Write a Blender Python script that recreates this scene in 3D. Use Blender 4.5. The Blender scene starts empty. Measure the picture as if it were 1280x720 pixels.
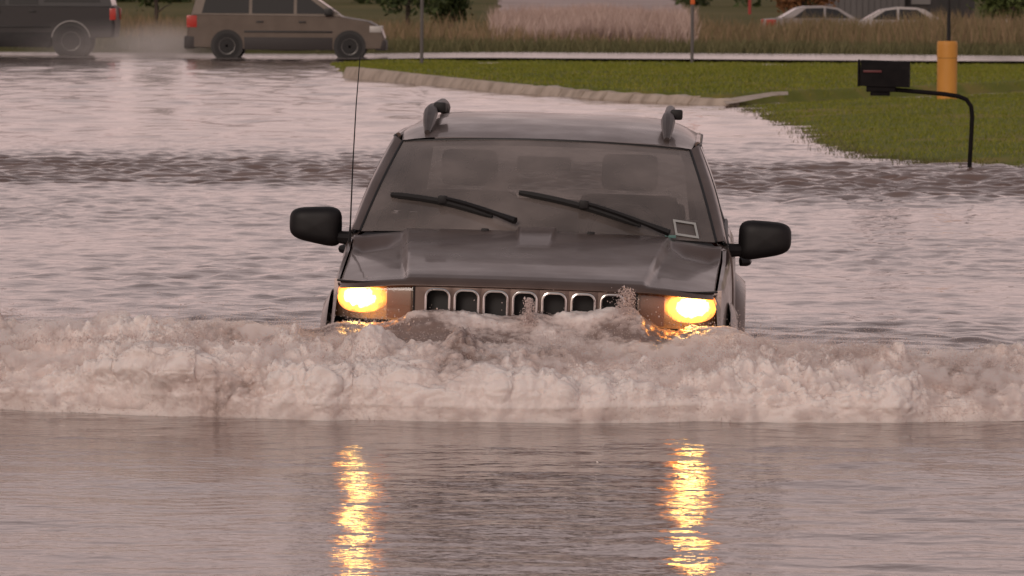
import bpy, bmesh, math, random
import numpy as np
from mathutils import Vector, Matrix

random.seed(7)
rng = np.random.default_rng(11)
R = math.radians
scene = bpy.context.scene
col = scene.collection

# ------------------------------------------------------------------ camera
FPX = 6768.0                      # focal length in pixels of a 1280 wide frame
CAM_H = 1.85                      # metres above the flood water (z = 0)
HORIZON = -16.0
pitch = math.atan((360 - HORIZON) / FPX)
ROLL = R(0.4)
cam_data = bpy.data.cameras.new('camera')
cam_data.sensor_width = 36.0
cam_data.lens = 36.0 * FPX / 1280.0
cam_data.clip_start = 0.5
cam_data.clip_end = 6000
cam_data.dof.use_dof = True
cam_data.dof.focus_distance = 24.6
cam_data.dof.aperture_fstop = 16.0
cam = bpy.data.objects.new('camera', cam_data)
col.objects.link(cam)
cam.matrix_world = (Matrix.Translation((0, 0, CAM_H)) @ Matrix.Rotation(math.pi / 2 - pitch, 4, 'X')
                    @ Matrix.Rotation(ROLL, 4, 'Z'))
scene.camera = cam
CM = cam.matrix_world.to_3x3()


def at(px, py, z=0.0):
    """the place on the level z that the photograph shows at (px, py)"""
    d = CM @ Vector(((px - 640) / FPX, (360 - py) / FPX, -1.0))
    t = (z - CAM_H) / d.z
    return Vector((0, 0, CAM_H)) + d * t


def at_d(px, d):
    """x for a column of the photograph at distance d"""
    return (px - 640) / FPX * d


# ------------------------------------------------------------------ world and sun
SUN_EL, SUN_AZ = R(24), R(200)     # low soft light from behind the viewer
world = bpy.data.worlds.new('World')
scene.world = world
world.use_nodes = True
wn, wl = world.node_tree.nodes, world.node_tree.links
wn.clear()
w_out = wn.new('ShaderNodeOutputWorld')
w_bg = wn.new('ShaderNodeBackground')
w_sky = wn.new('ShaderNodeTexSky')
w_sky.sky_type = 'NISHITA'
w_sky.sun_disc = False
w_sky.sun_elevation = SUN_EL
w_sky.sun_rotation = SUN_AZ
w_sky.dust_density = 4.0
w_sky.air_density = 1.0
w_bg.inputs['Strength'].default_value = 0.10
# a closed storm overcast lies over the clear sky: pale mauve low down, slate grey overhead
tc = wn.new('ShaderNodeTexCoord')
sep = wn.new('ShaderNodeSeparateXYZ')
wl.new(tc.outputs['Generated'], sep.inputs[0])
ramp = wn.new('ShaderNodeValToRGB')
ramp.color_ramp.elements[0].position = 0.0
ramp.color_ramp.elements[0].color = (9.2, 6.55, 6.15, 1)
ramp.color_ramp.elements[1].position = 1.0
ramp.color_ramp.elements[1].color = (1.9, 1.75, 1.8, 1)
e = ramp.color_ramp.elements.new(0.18)
e.color = (6.9, 5.4, 5.15, 1)
e = ramp.color_ramp.elements.new(0.5)
e.color = (3.3, 2.85, 2.85, 1)
wl.new(sep.outputs['Z'], ramp.inputs[0])
cl = wn.new('ShaderNodeTexNoise')
cl.inputs['Scale'].default_value = 2.2
cl.inputs['Detail'].default_value = 5
mpc = wn.new('ShaderNodeMapping')
mpc.inputs['Scale'].default_value = (1, 1, 4)
wl.new(tc.outputs['Generated'], mpc.inputs[0])
wl.new(mpc.outputs[0], cl.inputs['Vector'])
mr = wn.new('ShaderNodeMapRange')
mr.inputs['To Min'].default_value = 0.85
mr.inputs['To Max'].default_value = 1.15
wl.new(cl.outputs['Fac'], mr.inputs['Value'])
mul = wn.new('ShaderNodeVectorMath')
mul.operation = 'SCALE'
wl.new(ramp.outputs[0], mul.inputs[0])
wl.new(mr.outputs[0], mul.inputs['Scale'])
mixs = wn.new('ShaderNodeMixRGB')
mixs.inputs[0].default_value = 0.9
wl.new(w_sky.outputs[0], mixs.inputs[1])
wl.new(mul.outputs[0], mixs.inputs[2])
wl.new(mixs.outputs[0], w_bg.inputs['Color'])
wl.new(w_bg.outputs[0], w_out.inputs[0])

sun_data = bpy.data.lights.new('sun', 'SUN')
sun_data.energy = 0.95
sun_data.angle = R(20)
sun_data.color = (1.0, 0.86, 0.78)
sun = bpy.data.objects.new('sun', sun_data)
col.objects.link(sun)
# sky rotation turns clockwise from +Y
sdir = Vector((math.sin(SUN_AZ) * math.cos(SUN_EL), math.cos(SUN_AZ) * math.cos(SUN_EL), math.sin(SUN_EL)))
sun.rotation_euler = sdir.to_track_quat('Z', 'Y').to_euler()

scene.view_settings.view_transform = 'Standard'
scene.view_settings.look = 'None'
scene.view_settings.exposure = 0.0
scene.view_settings.gamma = 1.0
scene.view_settings.use_curve_mapping = False
scene.render.engine = 'CYCLES'
scene.cycles.use_denoising = True
scene.cycles.max_bounces = 8
scene.cycles.volume_bounces = 6
scene.cycles.transparent_max_bounces = 8
scene.cycles.caustics_reflective = False
scene.cycles.caustics_refractive = False


# ------------------------------------------------------------------ materials
def mat(name, color=(0.5, 0.5, 0.5), rough=0.5, metal=0.0, coat=0.0, spec=0.5, emit=None, estr=0.0):
    m = bpy.data.materials.new(name)
    m.use_nodes = True
    b = m.node_tree.nodes['Principled BSDF']
    b.inputs['Base Color'].default_value = (*color, 1)
    b.inputs['Roughness'].default_value = rough
    b.inputs['Metallic'].default_value = metal
    b.inputs['Coat Weight'].default_value = coat
    b.inputs['Coat Roughness'].default_value = 0.06
    b.inputs['Specular IOR Level'].default_value = spec
    if emit:
        b.inputs['Emission Color'].default_value = (*emit, 1)
        b.inputs['Emission Strength'].default_value = estr
    return m


def nd(m, t, **kw):
    n = m.node_tree.nodes.new(t)
    for k, v in kw.items():
        if k in n.inputs:
            n.inputs[k].default_value = v
        else:
            setattr(n, k, v)
    return n


def ln(m, a, b):
    m.node_tree.links.new(a, b)


def noise_color(m, stops, scale=5.0, detail=4.0, stretch=(1, 1, 1), island=False, coord='Object', mixin=0.5):
    """base colour from noise (and per-island variation)"""
    b = m.node_tree.nodes['Principled BSDF']
    t = nd(m, 'ShaderNodeTexCoord')
    mp = nd(m, 'ShaderNodeMapping')
    mp.inputs['Scale'].default_value = stretch
    ln(m, t.outputs[coord], mp.inputs[0])
    n = nd(m, 'ShaderNodeTexNoise', Scale=scale, Detail=detail)
    ln(m, mp.outputs[0], n.inputs['Vector'])
    val = n.outputs['Fac']
    if island:
        g = nd(m, 'ShaderNodeNewGeometry')
        mx = nd(m, 'ShaderNodeMix')
        mx.inputs[0].default_value = mixin
        ln(m, n.outputs['Fac'], mx.inputs[2])
        ln(m, g.outputs['Random Per Island'], mx.inputs[3])
        val = mx.outputs[0]
    r = nd(m, 'ShaderNodeValToRGB')
    els = r.color_ramp.elements
    while len(els) < len(stops):
        els.new(0.5)
    for el, (p, c) in zip(els, stops):
        el.position = p
        el.color = (*c, 1)
    ln(m, val, r.inputs[0])
    ln(m, r.outputs[0], b.inputs['Base Color'])
    return n, b


def bump(m, scale, strength, dist=0.01, stretch=(1, 1, 1), detail=4.0, coord='Object'):
    b = m.node_tree.nodes['Principled BSDF']
    t = nd(m, 'ShaderNodeTexCoord')
    mp = nd(m, 'ShaderNodeMapping')
    mp.inputs['Scale'].default_value = stretch
    ln(m, t.outputs[coord], mp.inputs[0])
    n = nd(m, 'ShaderNodeTexNoise', Scale=scale, Detail=detail)
    ln(m, mp.outputs[0], n.inputs['Vector'])
    bp = nd(m, 'ShaderNodeBump', Strength=strength, Distance=dist)
    ln(m, n.outputs['Fac'], bp.inputs['Height'])
    ln(m, bp.outputs[0], b.inputs['Normal'])


M = {}
M['water'] = mat('muddy_water', (0.13, 0.090, 0.078), 0.05)
M['water'].node_tree.nodes['Principled BSDF'].inputs['IOR'].default_value = 1.33
noise_color(M['water'], [(0.3, (0.15, 0.104, 0.092)), (0.7, (0.215, 0.152, 0.134))], 0.6, 3, (0.4, 1, 1))
bump(M['water'], 11.0, 0.5, 0.012, (0.6, 1, 1), 3)

M['foam'] = mat('churned_foam', (0.5, 0.4, 0.36), 0.55, spec=0.3)
M['drop'] = mat('spray_water', (0.74, 0.61, 0.57), 0.35)
M['paint'] = mat('taupe_paint', (0.16, 0.12, 0.11), 0.36, 0.6, 0.4)
noise_color(M['paint'], [(0.35, (0.128, 0.088, 0.074)), (0.65, (0.162, 0.115, 0.098))], 6, 6)
def wet_rough(m, lo, hi, scale):
    b = m.node_tree.nodes['Principled BSDF']
    t = nd(m, 'ShaderNodeTexCoord')
    n = nd(m, 'ShaderNodeTexNoise', Scale=scale, Detail=6.0)
    ln(m, t.outputs['Object'], n.inputs['Vector'])
    r = nd(m, 'ShaderNodeMapRange')
    r.inputs['From Min'].default_value = 0.35
    r.inputs['From Max'].default_value = 0.65
    r.inputs['To Min'].default_value = lo
    r.inputs['To Max'].default_value = hi
    ln(m, n.outputs['Fac'], r.inputs['Value'])
    ln(m, r.outputs[0], b.inputs['Roughness'])


wet_rough(M['paint'], 0.27, 0.45, 3.5)
bump(M['paint'], 55, 0.04, 0.004)
M['paint_dark'] = mat('cladding_grey', (0.06, 0.05, 0.05), 0.5)
M['black'] = mat('black_plastic', (0.012, 0.010, 0.011), 0.55, spec=0.35)
noise_color(M['black'], [(0.3, (0.006, 0.005, 0.0055)), (0.7, (0.011, 0.009, 0.0095))], 14, 5)
M['rubber'] = mat('black_rubber', (0.012, 0.011, 0.011), 0.7)
M['seal'] = mat('window_seal', (0.010, 0.009, 0.009), 0.5)
M['chrome'] = mat('chrome', (0.75, 0.72, 0.7), 0.16, 1.0)
M['alloy'] = mat('alloy_rim', (0.22, 0.21, 0.20), 0.4, 0.8)
M['railgrey'] = mat('rail_grey', (0.17, 0.15, 0.15), 0.45)
noise_color(M['railgrey'], [(0.3, (0.05, 0.04, 0.038)), (0.7, (0.08, 0.066, 0.062))], 20, 4)
M['cabin'] = mat('cabin_trim', (0.11, 0.10, 0.098), 0.8)
M['seat'] = mat('seat_cloth', (0.10, 0.09, 0.085), 0.9)
M['frit'] = mat('frit_band', (0.05, 0.036, 0.036), 0.25)
M['sticker'] = mat('sticker_print', (0.42, 0.42, 0.40), 0.5)
M['teal'] = mat('teal_plastic', (0.10, 0.22, 0.20), 0.5)


def glass(name, tint, film, film_fac, rough=0.02):
    m = bpy.data.materials.new(name)
    m.use_nodes = True
    nt = m.node_tree
    nt.nodes.clear()
    o = nt.nodes.new('ShaderNodeOutputMaterial')
    tr = nt.nodes.new('ShaderNodeBsdfTransparent')
    tr.inputs[0].default_value = (*tint, 1)
    df = nt.nodes.new('ShaderNodeBsdfDiffuse')
    df.inputs[0].default_value = (*film, 1)
    t = nt.nodes.new('ShaderNodeTexCoord')
    n = nt.nodes.new('ShaderNodeTexNoise')
    n.inputs['Scale'].default_value = 2.2
    n.inputs['Detail'].default_value = 5
    nt.links.new(t.outputs['Object'], n.inputs['Vector'])
    mrn = nt.nodes.new('ShaderNodeMapRange')
    mrn.inputs['From Min'].default_value = 0.3
    mrn.inputs['From Max'].default_value = 0.7
    mrn.inputs['To Min'].default_value = film_fac * 0.55
    mrn.inputs['To Max'].default_value = film_fac * 1.7
    nt.links.new(n.outputs['Fac'], mrn.inputs['Value'])
    m1 = nt.nodes.new('ShaderNodeMixShader')
    nt.links.new(mrn.outputs[0], m1.inputs[0])
    nt.links.new(tr.outputs[0], m1.inputs[1])
    nt.links.new(df.outputs[0], m1.inputs[2])
    gl = nt.nodes.new('ShaderNodeBsdfGlossy')
    gl.inputs['Roughness'].default_value = rough
    fr = nt.nodes.new('ShaderNodeFresnel')
    geo = nt.nodes.new('ShaderNodeNewGeometry')
    ior = nt.nodes.new('ShaderNodeMapRange')      # a thin pane reflects alike from both sides
    ior.inputs['To Min'].default_value = 1.5
    ior.inputs['To Max'].default_value = 1 / 1.5
    nt.links.new(geo.outputs['Backfacing'], ior.inputs['Value'])
    nt.links.new(ior.outputs[0], fr.inputs[0])
    m2 = nt.nodes.new('ShaderNodeMixShader')
    nt.links.new(fr.outputs[0], m2.inputs[0])
    nt.links.new(m1.outputs[0], m2.inputs[1])
    nt.links.new(gl.outputs[0], m2.inputs[2])
    nt.links.new(m2.outputs[0], o.inputs[0])
    return m


M['windshield'] = glass('wet_windshield_glass', (0.62, 0.61, 0.59), (0.33, 0.275, 0.25), 0.40)
M['sideglass'] = glass('tinted_glass', (0.08, 0.08, 0.08), (0.05, 0.05, 0.05), 0.3, 0.3)
M['rearglass'] = glass('rear_glass', (0.42, 0.41, 0.40), (0.12, 0.11, 0.1), 0.3, 0.2)
M['lens'] = glass('clear_lens', (0.9, 0.88, 0.85), (0.4, 0.34, 0.3), 0.12, 0.05)
M['amber'] = mat('amber_lens', (0.34, 0.17, 0.11), 0.2)
M['reflector'] = mat('lamp_reflector', (0.7, 0.62, 0.55), 0.25, 0.9)
M['redlens'] = mat('red_lens', (0.42, 0.03, 0.02), 0.2)


def lamp_mat(name='lit_headlight', k=1.0):
    """white hot round the bulb, orange towards the edge of the lens"""
    m = bpy.data.materials.new(name)
    m.use_nodes = True
    nt = m.node_tree
    nt.nodes.clear()
    o = nt.nodes.new('ShaderNodeOutputMaterial')
    em = nt.nodes.new('ShaderNodeEmission')
    t = nt.nodes.new('ShaderNodeTexCoord')
    ln_ = nt.nodes.new('ShaderNodeVectorMath')
    ln_.operation = 'LENGTH'
    mp = nt.nodes.new('ShaderNodeMapping')
    mp.inputs['Scale'].default_value = (8.8, 0.0, 14.0)
    nz = nt.nodes.new('ShaderNodeTexNoise')
    nz.inputs['Scale'].default_value = 26
    nz.inputs['Detail'].default_value = 3
    nt.links.new(t.outputs['Object'], nz.inputs['Vector'])
    nt.links.new(t.outputs['Object'], mp.inputs[0])
    nt.links.new(mp.outputs[0], ln_.inputs[0])
    ad = nt.nodes.new('ShaderNodeMath')
    ad.operation = 'MULTIPLY_ADD'
    nt.links.new(nz.outputs['Fac'], ad.inputs[0])
    ad.inputs[1].default_value = 0.55
    nt.links.new(ln_.outputs['Value'], ad.inputs[2])
    rp = nt.nodes.new('ShaderNodeValToRGB')
    els = rp.color_ramp.elements
    els[0].position = 0.0
    els[0].color = (1, 0.68, 0.3, 1)
    els[1].position = 1.0
    els[1].color = (0.022, 0.007, 0.003, 1)
    for p, c in ((0.46, (1.0, 0.52, 0.12, 1)), (0.58, (0.26, 0.075, 0.008, 1)), (0.78, (0.09, 0.024, 0.005, 1))):
        x = els.new(p)
        x.color = c
    ms = nt.nodes.new('ShaderNodeMath')
    ms.operation = 'MULTIPLY'
    ms.inputs[1].default_value = 0.62
    nt.links.new(ad.outputs[0], ms.inputs[0])
    nt.links.new(ms.outputs[0], rp.inputs[0])
    nt.links.new(rp.outputs[0], em.inputs[0])
    em.inputs[1].default_value = 42.0 * k
    nt.links.new(em.outputs[0], o.inputs[0])
    return m


M['lamp'] = lamp_mat()
M['gold'] = mat('gold_paint', (0.1, 0.08, 0.06), 0.4, 0.3, 0.3)
noise_color(M['gold'], [(0.3, (0.088, 0.066, 0.05)), (0.7, (0.115, 0.088, 0.068))], 3, 5)
M['goldlow'] = mat('dusty_cladding', (0.028, 0.022, 0.021), 0.6)
M['darkpaint'] = mat('black_truck_paint', (0.012, 0.009, 0.0095), 0.5, 0.0, 0.12)
M['silver'] = mat('silver_paint', (0.30, 0.27, 0.265), 0.45, 0.3, 0.3)
M['white'] = mat('white_paint', (0.42, 0.38, 0.37), 0.45, 0.1, 0.3)
M['yellow'] = mat('faded_yellow_sleeve', (0.62, 0.27, 0.04), 0.55)
noise_color(M['yellow'], [(0.3, (0.55, 0.235, 0.035)), (0.7, (0.66, 0.30, 0.055))], 5, 6, (1, 1, 0.3))
M['red'] = mat('red_paint', (0.33, 0.035, 0.025), 0.5)
M['orange'] = mat('orange_band', (0.65, 0.13, 0.03), 0.5)
M['steel'] = mat('galvanised_steel', (0.13, 0.12, 0.115), 0.5, 0.5)
M['pale_steel'] = mat('pale_steel', (0.42, 0.4, 0.38), 0.5, 0.3)

M['concrete'] = mat('kerb_concrete', (0.4, 0.34, 0.29), 0.75)
noise_color(M['concrete'], [(0.25, (0.28, 0.22, 0.17)), (0.5, (0.5, 0.41, 0.33)), (0.75, (0.6, 0.5, 0.42))], 2.6, 8)
bump(M['concrete'], 30, 0.3, 0.01)
M['road'] = mat('wet_road', (0.17, 0.15, 0.14), 0.16)
noise_color(M['road'], [(0.3, (0.26, 0.22, 0.2)), (0.7, (0.38, 0.325, 0.30))], 0.7, 6, (0.5, 1, 1))
bump(M['road'], 40, 0.05, 0.004)
M['mud'] = mat('soil', (0.10, 0.072, 0.055), 0.85)
noise_color(M['mud'], [(0.3, (0.07, 0.05, 0.04)), (0.7, (0.13, 0.095, 0.07))], 1.4, 6)
M['lawn'] = mat('lawn_green', (0.05, 0.075, 0.018), 0.9, spec=0.2)
noise_color(M['lawn'], [(0.25, (0.10, 0.12, 0.016)), (0.5, (0.155, 0.170, 0.028)), (0.68, (0.26, 0.20, 0.06))], 0.55, 7)
M['blade'] = mat('lawn_blades', (0.06, 0.09, 0.02), 0.7, spec=0.2)
noise_color(M['blade'], [(0.15, (0.115, 0.138, 0.016)), (0.5, (0.19, 0.212, 0.026)), (0.85, (0.30, 0.26, 0.05))], 0.7, 5, island=True)
M['field'] = mat('field_green', (0.07, 0.075, 0.025), 0.95, spec=0.1)
noise_color(M['field'], [(0.3, (0.085, 0.09, 0.026)), (0.7, (0.16, 0.13, 0.05))], 0.05, 8, (1, 0.3, 1))
M['tall'] = mat('tall_dry_grass', (0.12, 0.085, 0.04), 0.85, spec=0.15)
noise_color(M['tall'], [(0.1, (0.13, 0.12, 0.055)), (0.45, (0.215, 0.162, 0.088)), (0.9, (0.34, 0.225, 0.145))], 0.16, 4, (1, 0.25, 1), island=True)
M['verge'] = mat('verge_grass', (0.07, 0.075, 0.03), 0.85, spec=0.15)
noise_color(M['verge'], [(0.1, (0.085, 0.09, 0.04)), (0.9, (0.2, 0.175, 0.09))], 0.3, 4, island=True)
M['plume'] = mat('pale_grass_plumes', (0.36, 0.25, 0.22), 0.85, spec=0.15)
noise_color(M['plume'], [(0.1, (0.30, 0.20, 0.165)), (0.9, (0.66, 0.51, 0.45))], 0.3, 4, (1, 0.25, 1), island=True)
M['leaf'] = mat('dark_leaves', (0.045, 0.065, 0.02), 0.7, spec=0.25)
noise_color(M['leaf'], [(0.1, (0.022, 0.034, 0.012)), (0.9, (0.075, 0.098, 0.03))], 0.8, 3, island=True)
M['leaf_light'] = mat('green_leaves', (0.075, 0.10, 0.03), 0.7, spec=0.25)
noise_color(M['leaf_light'], [(0.1, (0.045, 0.066, 0.018)), (0.9, (0.125, 0.155, 0.045))], 0.8, 3, island=True)
M['leaf_rust'] = mat('rusty_leaves', (0.24, 0.10, 0.04), 0.75, spec=0.2)
noise_color(M['leaf_rust'], [(0.1, (0.14, 0.06, 0.025)), (0.9, (0.3, 0.14, 0.06))], 0.8, 3, island=True)
M['bark'] = mat('bark', (0.06, 0.045, 0.035), 0.9)
bump(M['bark'], 12, 0.6, 0.03, (1, 1, 0.2))
M['siding'] = mat('grey_metal_siding', (0.095, 0.088, 0.088), 0.55)
noise_color(M['siding'], [(0.3, (0.08, 0.073, 0.073)), (0.7, (0.115, 0.105, 0.103))], 1.0, 5, (1, 1, 0.2))
M['dark_wall'] = mat('dark_wall', (0.03, 0.026, 0.026), 0.7)
M['trim'] = mat('roof_trim', (0.16, 0.15, 0.145), 0.6)


# ------------------------------------------------------------------ helpers
def tag(o, label=None, cat=None, group=None, kind=None):
    if label:
        o['label'] = label
    if cat:
        o['category'] = cat
    if group:
        o['group'] = group
    if kind:
        o['kind'] = kind
    return o


def empty(name, loc=(0, 0, 0), rz=0.0):
    o = bpy.data.objects.new(name, None)
    o.empty_display_size = 0.2
    o.location = loc
    o.rotation_euler = (0, 0, rz)
    col.objects.link(o)
    return o


def link(name, me, m, parent=None, smooth=35):
    if m is not None:
        me.materials.append(M[m] if isinstance(m, str) else m)
    if smooth:
        me.shade_smooth()
        me.set_sharp_from_angle(angle=R(smooth))
    o = bpy.data.objects.new(name, me)
    if parent is not None:
        o.parent = parent
    col.objects.link(o)
    return o


def np_mesh(name, V, F, smooth=True):
    """V (n,3) array, F (m,k) array with k = 3 or 4"""
    me = bpy.data.meshes.new(name)
    V = np.asarray(V, dtype=np.float32)
    F = np.asarray(F, dtype=np.int32)
    k = F.shape[1]
    me.vertices.add(len(V))
    me.vertices.foreach_set('co', V.ravel())
    me.loops.add(F.size)
    me.loops.foreach_set('vertex_index', F.ravel())
    me.polygons.add(len(F))
    me.polygons.foreach_set('loop_start', np.arange(0, F.size, k, dtype=np.int32))
    me.polygons.foreach_set('loop_total', np.full(len(F), k, dtype=np.int32))
    if smooth:
        me.polygons.foreach_set('use_smooth', np.ones(len(F), dtype=bool))
    me.update(calc_edges=True)
    return me


def grid_faces(nr, nc, flip=False):
    i, j = np.meshgrid(np.arange(nr - 1), np.arange(nc - 1), indexing='ij')
    a = (i * nc + j).ravel()
    f = np.stack([a, a + 1, a + nc + 1, a + nc], 1)
    return f[:, ::-1] if flip else f


def patch(fn, nu, nv, u0=-1.0, u1=1.0, v0=0.0, v1=1.0, flip=False, name='patch'):
    V = []
    for j in range(nv):
        for i in range(nu):
            V.append(fn(u0 + (u1 - u0) * i / (nu - 1), v0 + (v1 - v0) * j / (nv - 1)))
    return np_mesh(name, np.array(V), grid_faces(nv, nu, flip))


class MB:
    """collects simple shapes for one mesh"""
    def __init__(self):
        self.v, self.f = [], []

    def add(self, vs, fs):
        n = len(self.v)
        self.v += [tuple(p) for p in vs]
        self.f += [tuple(i + n for i in f) for f in fs]
        return self

    def box(self, x0, x1, y0, y1, z0, z1, bev=0.0):
        bm = bmesh.new()
        bmesh.ops.create_cube(bm, size=1.0)
        for v in bm.verts:
            v.co = Vector(((x0 + x1) / 2 + v.co.x * (x1 - x0), (y0 + y1) / 2 + v.co.y * (y1 - y0), (z0 + z1) / 2 + v.co.z * (z1 - z0)))
        if bev > 0:
            bmesh.ops.bevel(bm, geom=bm.edges[:], offset=bev, segments=2, affect='EDGES', profile=0.6)
        bm.verts.index_update()
        vs = [v.co.copy() for v in bm.verts]
        fs = [[v.index for v in f.verts] for f in bm.faces]
        bm.free()
        return self.add(vs, fs)

    def tube(self, pts, rad, n=8, closed=False):
        pts = [Vector(p) for p in pts]
        m = len(pts)
        rads = rad if isinstance(rad, (list, tuple)) else [rad] * m
        vs, fs = [], []
        up = None
        for i, p in enumerate(pts):
            if closed:
                t = pts[(i + 1) % m] - pts[i - 1]
            else:
                t = pts[min(i + 1, m - 1)] - pts[max(i - 1, 0)]
            t.normalize()
            if up is None:
                up = Vector((0, 0, 1)) if abs(t.z) < 0.9 else Vector((1, 0, 0))
            a = t.cross(up)
            if a.length < 1e-5:
                a = t.orthogonal()
            a.normalize()
            b = a.cross(t).normalized()
            up = b
            for k in range(n):
                an = 2 * math.pi * k / n
                vs.append(p + a * math.cos(an) * rads[i] + b * math.sin(an) * rads[i])
        seg = m if closed else m - 1
        for i in range(seg):
            for k in range(n):
                i2 = (i + 1) % m
                fs.append((i * n + k, i * n + (k + 1) % n, i2 * n + (k + 1) % n, i2 * n + k))
        if not closed:
            fs.append(tuple(range(n))[::-1])
            fs.append(tuple((m - 1) * n + k for k in range(n)))
        return self.add(vs, fs)

    def lathe(self, prof, axis='x', c=(0, 0, 0), n=24):
        """prof: list of (along, radius)"""
        vs, fs = [], []
        for a, r in prof:
            for k in range(n):
                an = 2 * math.pi * k / n
                p = (a, r * math.cos(an), r * math.sin(an))
                if axis == 'y':
                    p = (r * math.cos(an), a, r * math.sin(an))
                elif axis == 'z':
                    p = (r * math.cos(an), r * math.sin(an), a)
                vs.append((p[0] + c[0], p[1] + c[1], p[2] + c[2]))
        for i in range(len(prof) - 1):
            for k in range(n):
                fs.append((i * n + k, i * n + (k + 1) % n, (i + 1) * n + (k + 1) % n, (i + 1) * n + k))
        fs.append(tuple(range(n))[::-1])
        fs.append(tuple((len(prof) - 1) * n + k for k in range(n)))
        return self.add(vs, fs)

    def build(self, name, m, parent=None, smooth=35):
        me = bpy.data.meshes.new(name)
        me.from_pydata(self.v, [], self.f)
        bm = bmesh.new()
        bm.from_mesh(me)
        bmesh.ops.recalc_face_normals(bm, faces=bm.faces[:])
        bm.to_mesh(me)
        bm.free()
        return link(name, me, m, parent, smooth)


def slab(poly, axis, a0, a1, bev=0.0):
    """an outline of (p, z) pairs given thickness along an axis -> MB"""
    bm = bmesh.new()
    def P(p, a):
        return (p[0], a, p[1]) if axis == 'y' else (a, p[0], p[1])
    lo = [bm.verts.new(P(p, a0)) for p in poly]
    hi = [bm.verts.new(P(p, a1)) for p in poly]
    n = len(poly)
    bm.faces.new(lo)
    bm.faces.new(hi[::-1])
    for i in range(n):
        bm.faces.new((lo[i], hi[i], hi[(i + 1) % n], lo[(i + 1) % n]))
    bmesh.ops.recalc_face_normals(bm, faces=bm.faces[:])
    if bev > 0:
        bmesh.ops.bevel(bm, geom=bm.edges[:], offset=bev, segments=2, affect='EDGES', profile=0.6)
    bm.verts.index_update()
    mb = MB()
    mb.add([v.co.copy() for v in bm.verts], [[v.index for v in f.verts] for f in bm.faces])
    bm.free()
    return mb


# numpy gradient noise
_perm = rng.permutation(256)
_perm = np.concatenate([_perm, _perm, _perm]).astype(np.int32)
_grad = rng.normal(size=(256, 3))
_grad /= np.linalg.norm(_grad, axis=1, keepdims=True)


def pnoise(x, y, z):
    x, y, z = np.broadcast_arrays(np.asarray(x, float), np.asarray(y, float), np.asarray(z, float))
    xi, yi, zi = np.floor(x).astype(np.int64), np.floor(y).astype(np.int64), np.floor(z).astype(np.int64)
    xf, yf, zf = x - xi, y - yi, z - zi
    xi &= 255
    yi &= 255
    zi &= 255
    u, v, w = (t * t * t * (t * (t * 6 - 15) + 10) for t in (xf, yf, zf))
    def g(a, b, c):
        h = _perm[_perm[_perm[(xi + a) & 255] + ((yi + b) & 255)] + ((zi + c) & 255)]
        gr = _grad[h]
        return gr[..., 0] * (xf - a) + gr[..., 1] * (yf - b) + gr[..., 2] * (zf - c)
    x00 = g(0, 0, 0) * (1 - u) + g(1, 0, 0) * u
    x10 = g(0, 1, 0) * (1 - u) + g(1, 1, 0) * u
    x01 = g(0, 0, 1) * (1 - u) + g(1, 0, 1) * u
    x11 = g(0, 1, 1) * (1 - u) + g(1, 1, 1) * u
    y0 = x00 * (1 - v) + x10 * v
    y1 = x01 * (1 - v) + x11 * v
    return (y0 * (1 - w) + y1 * w) * 1.6


def sstep(a, b, x):
    t = np.clip((x - a) / (b - a), 0, 1)
    return t * t * (3 - 2 * t)


def ss(a, b, x):
    t = min(1, max(0, (x - a) / (b - a)))
    return t * t * (3 - 2 * t)


# ------------------------------------------------------------------ ground, flood water
gm = np_mesh('ground', [(-1500, -300, -0.62), (1500, -300, -0.62), (1500, 3000, -0.62), (-1500, 3000, -0.62)], [(0, 1, 2, 3)])
tag(link('ground', gm, 'mud', None, 0), 'muddy soil lying under the flood water and fields', kind='structure')

CAR_X, CAR_Y, CAR_YAW, CAR_ROLL, DEPTH = 0.036, 24.0, R(2.2), R(1.35), 0.45


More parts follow.
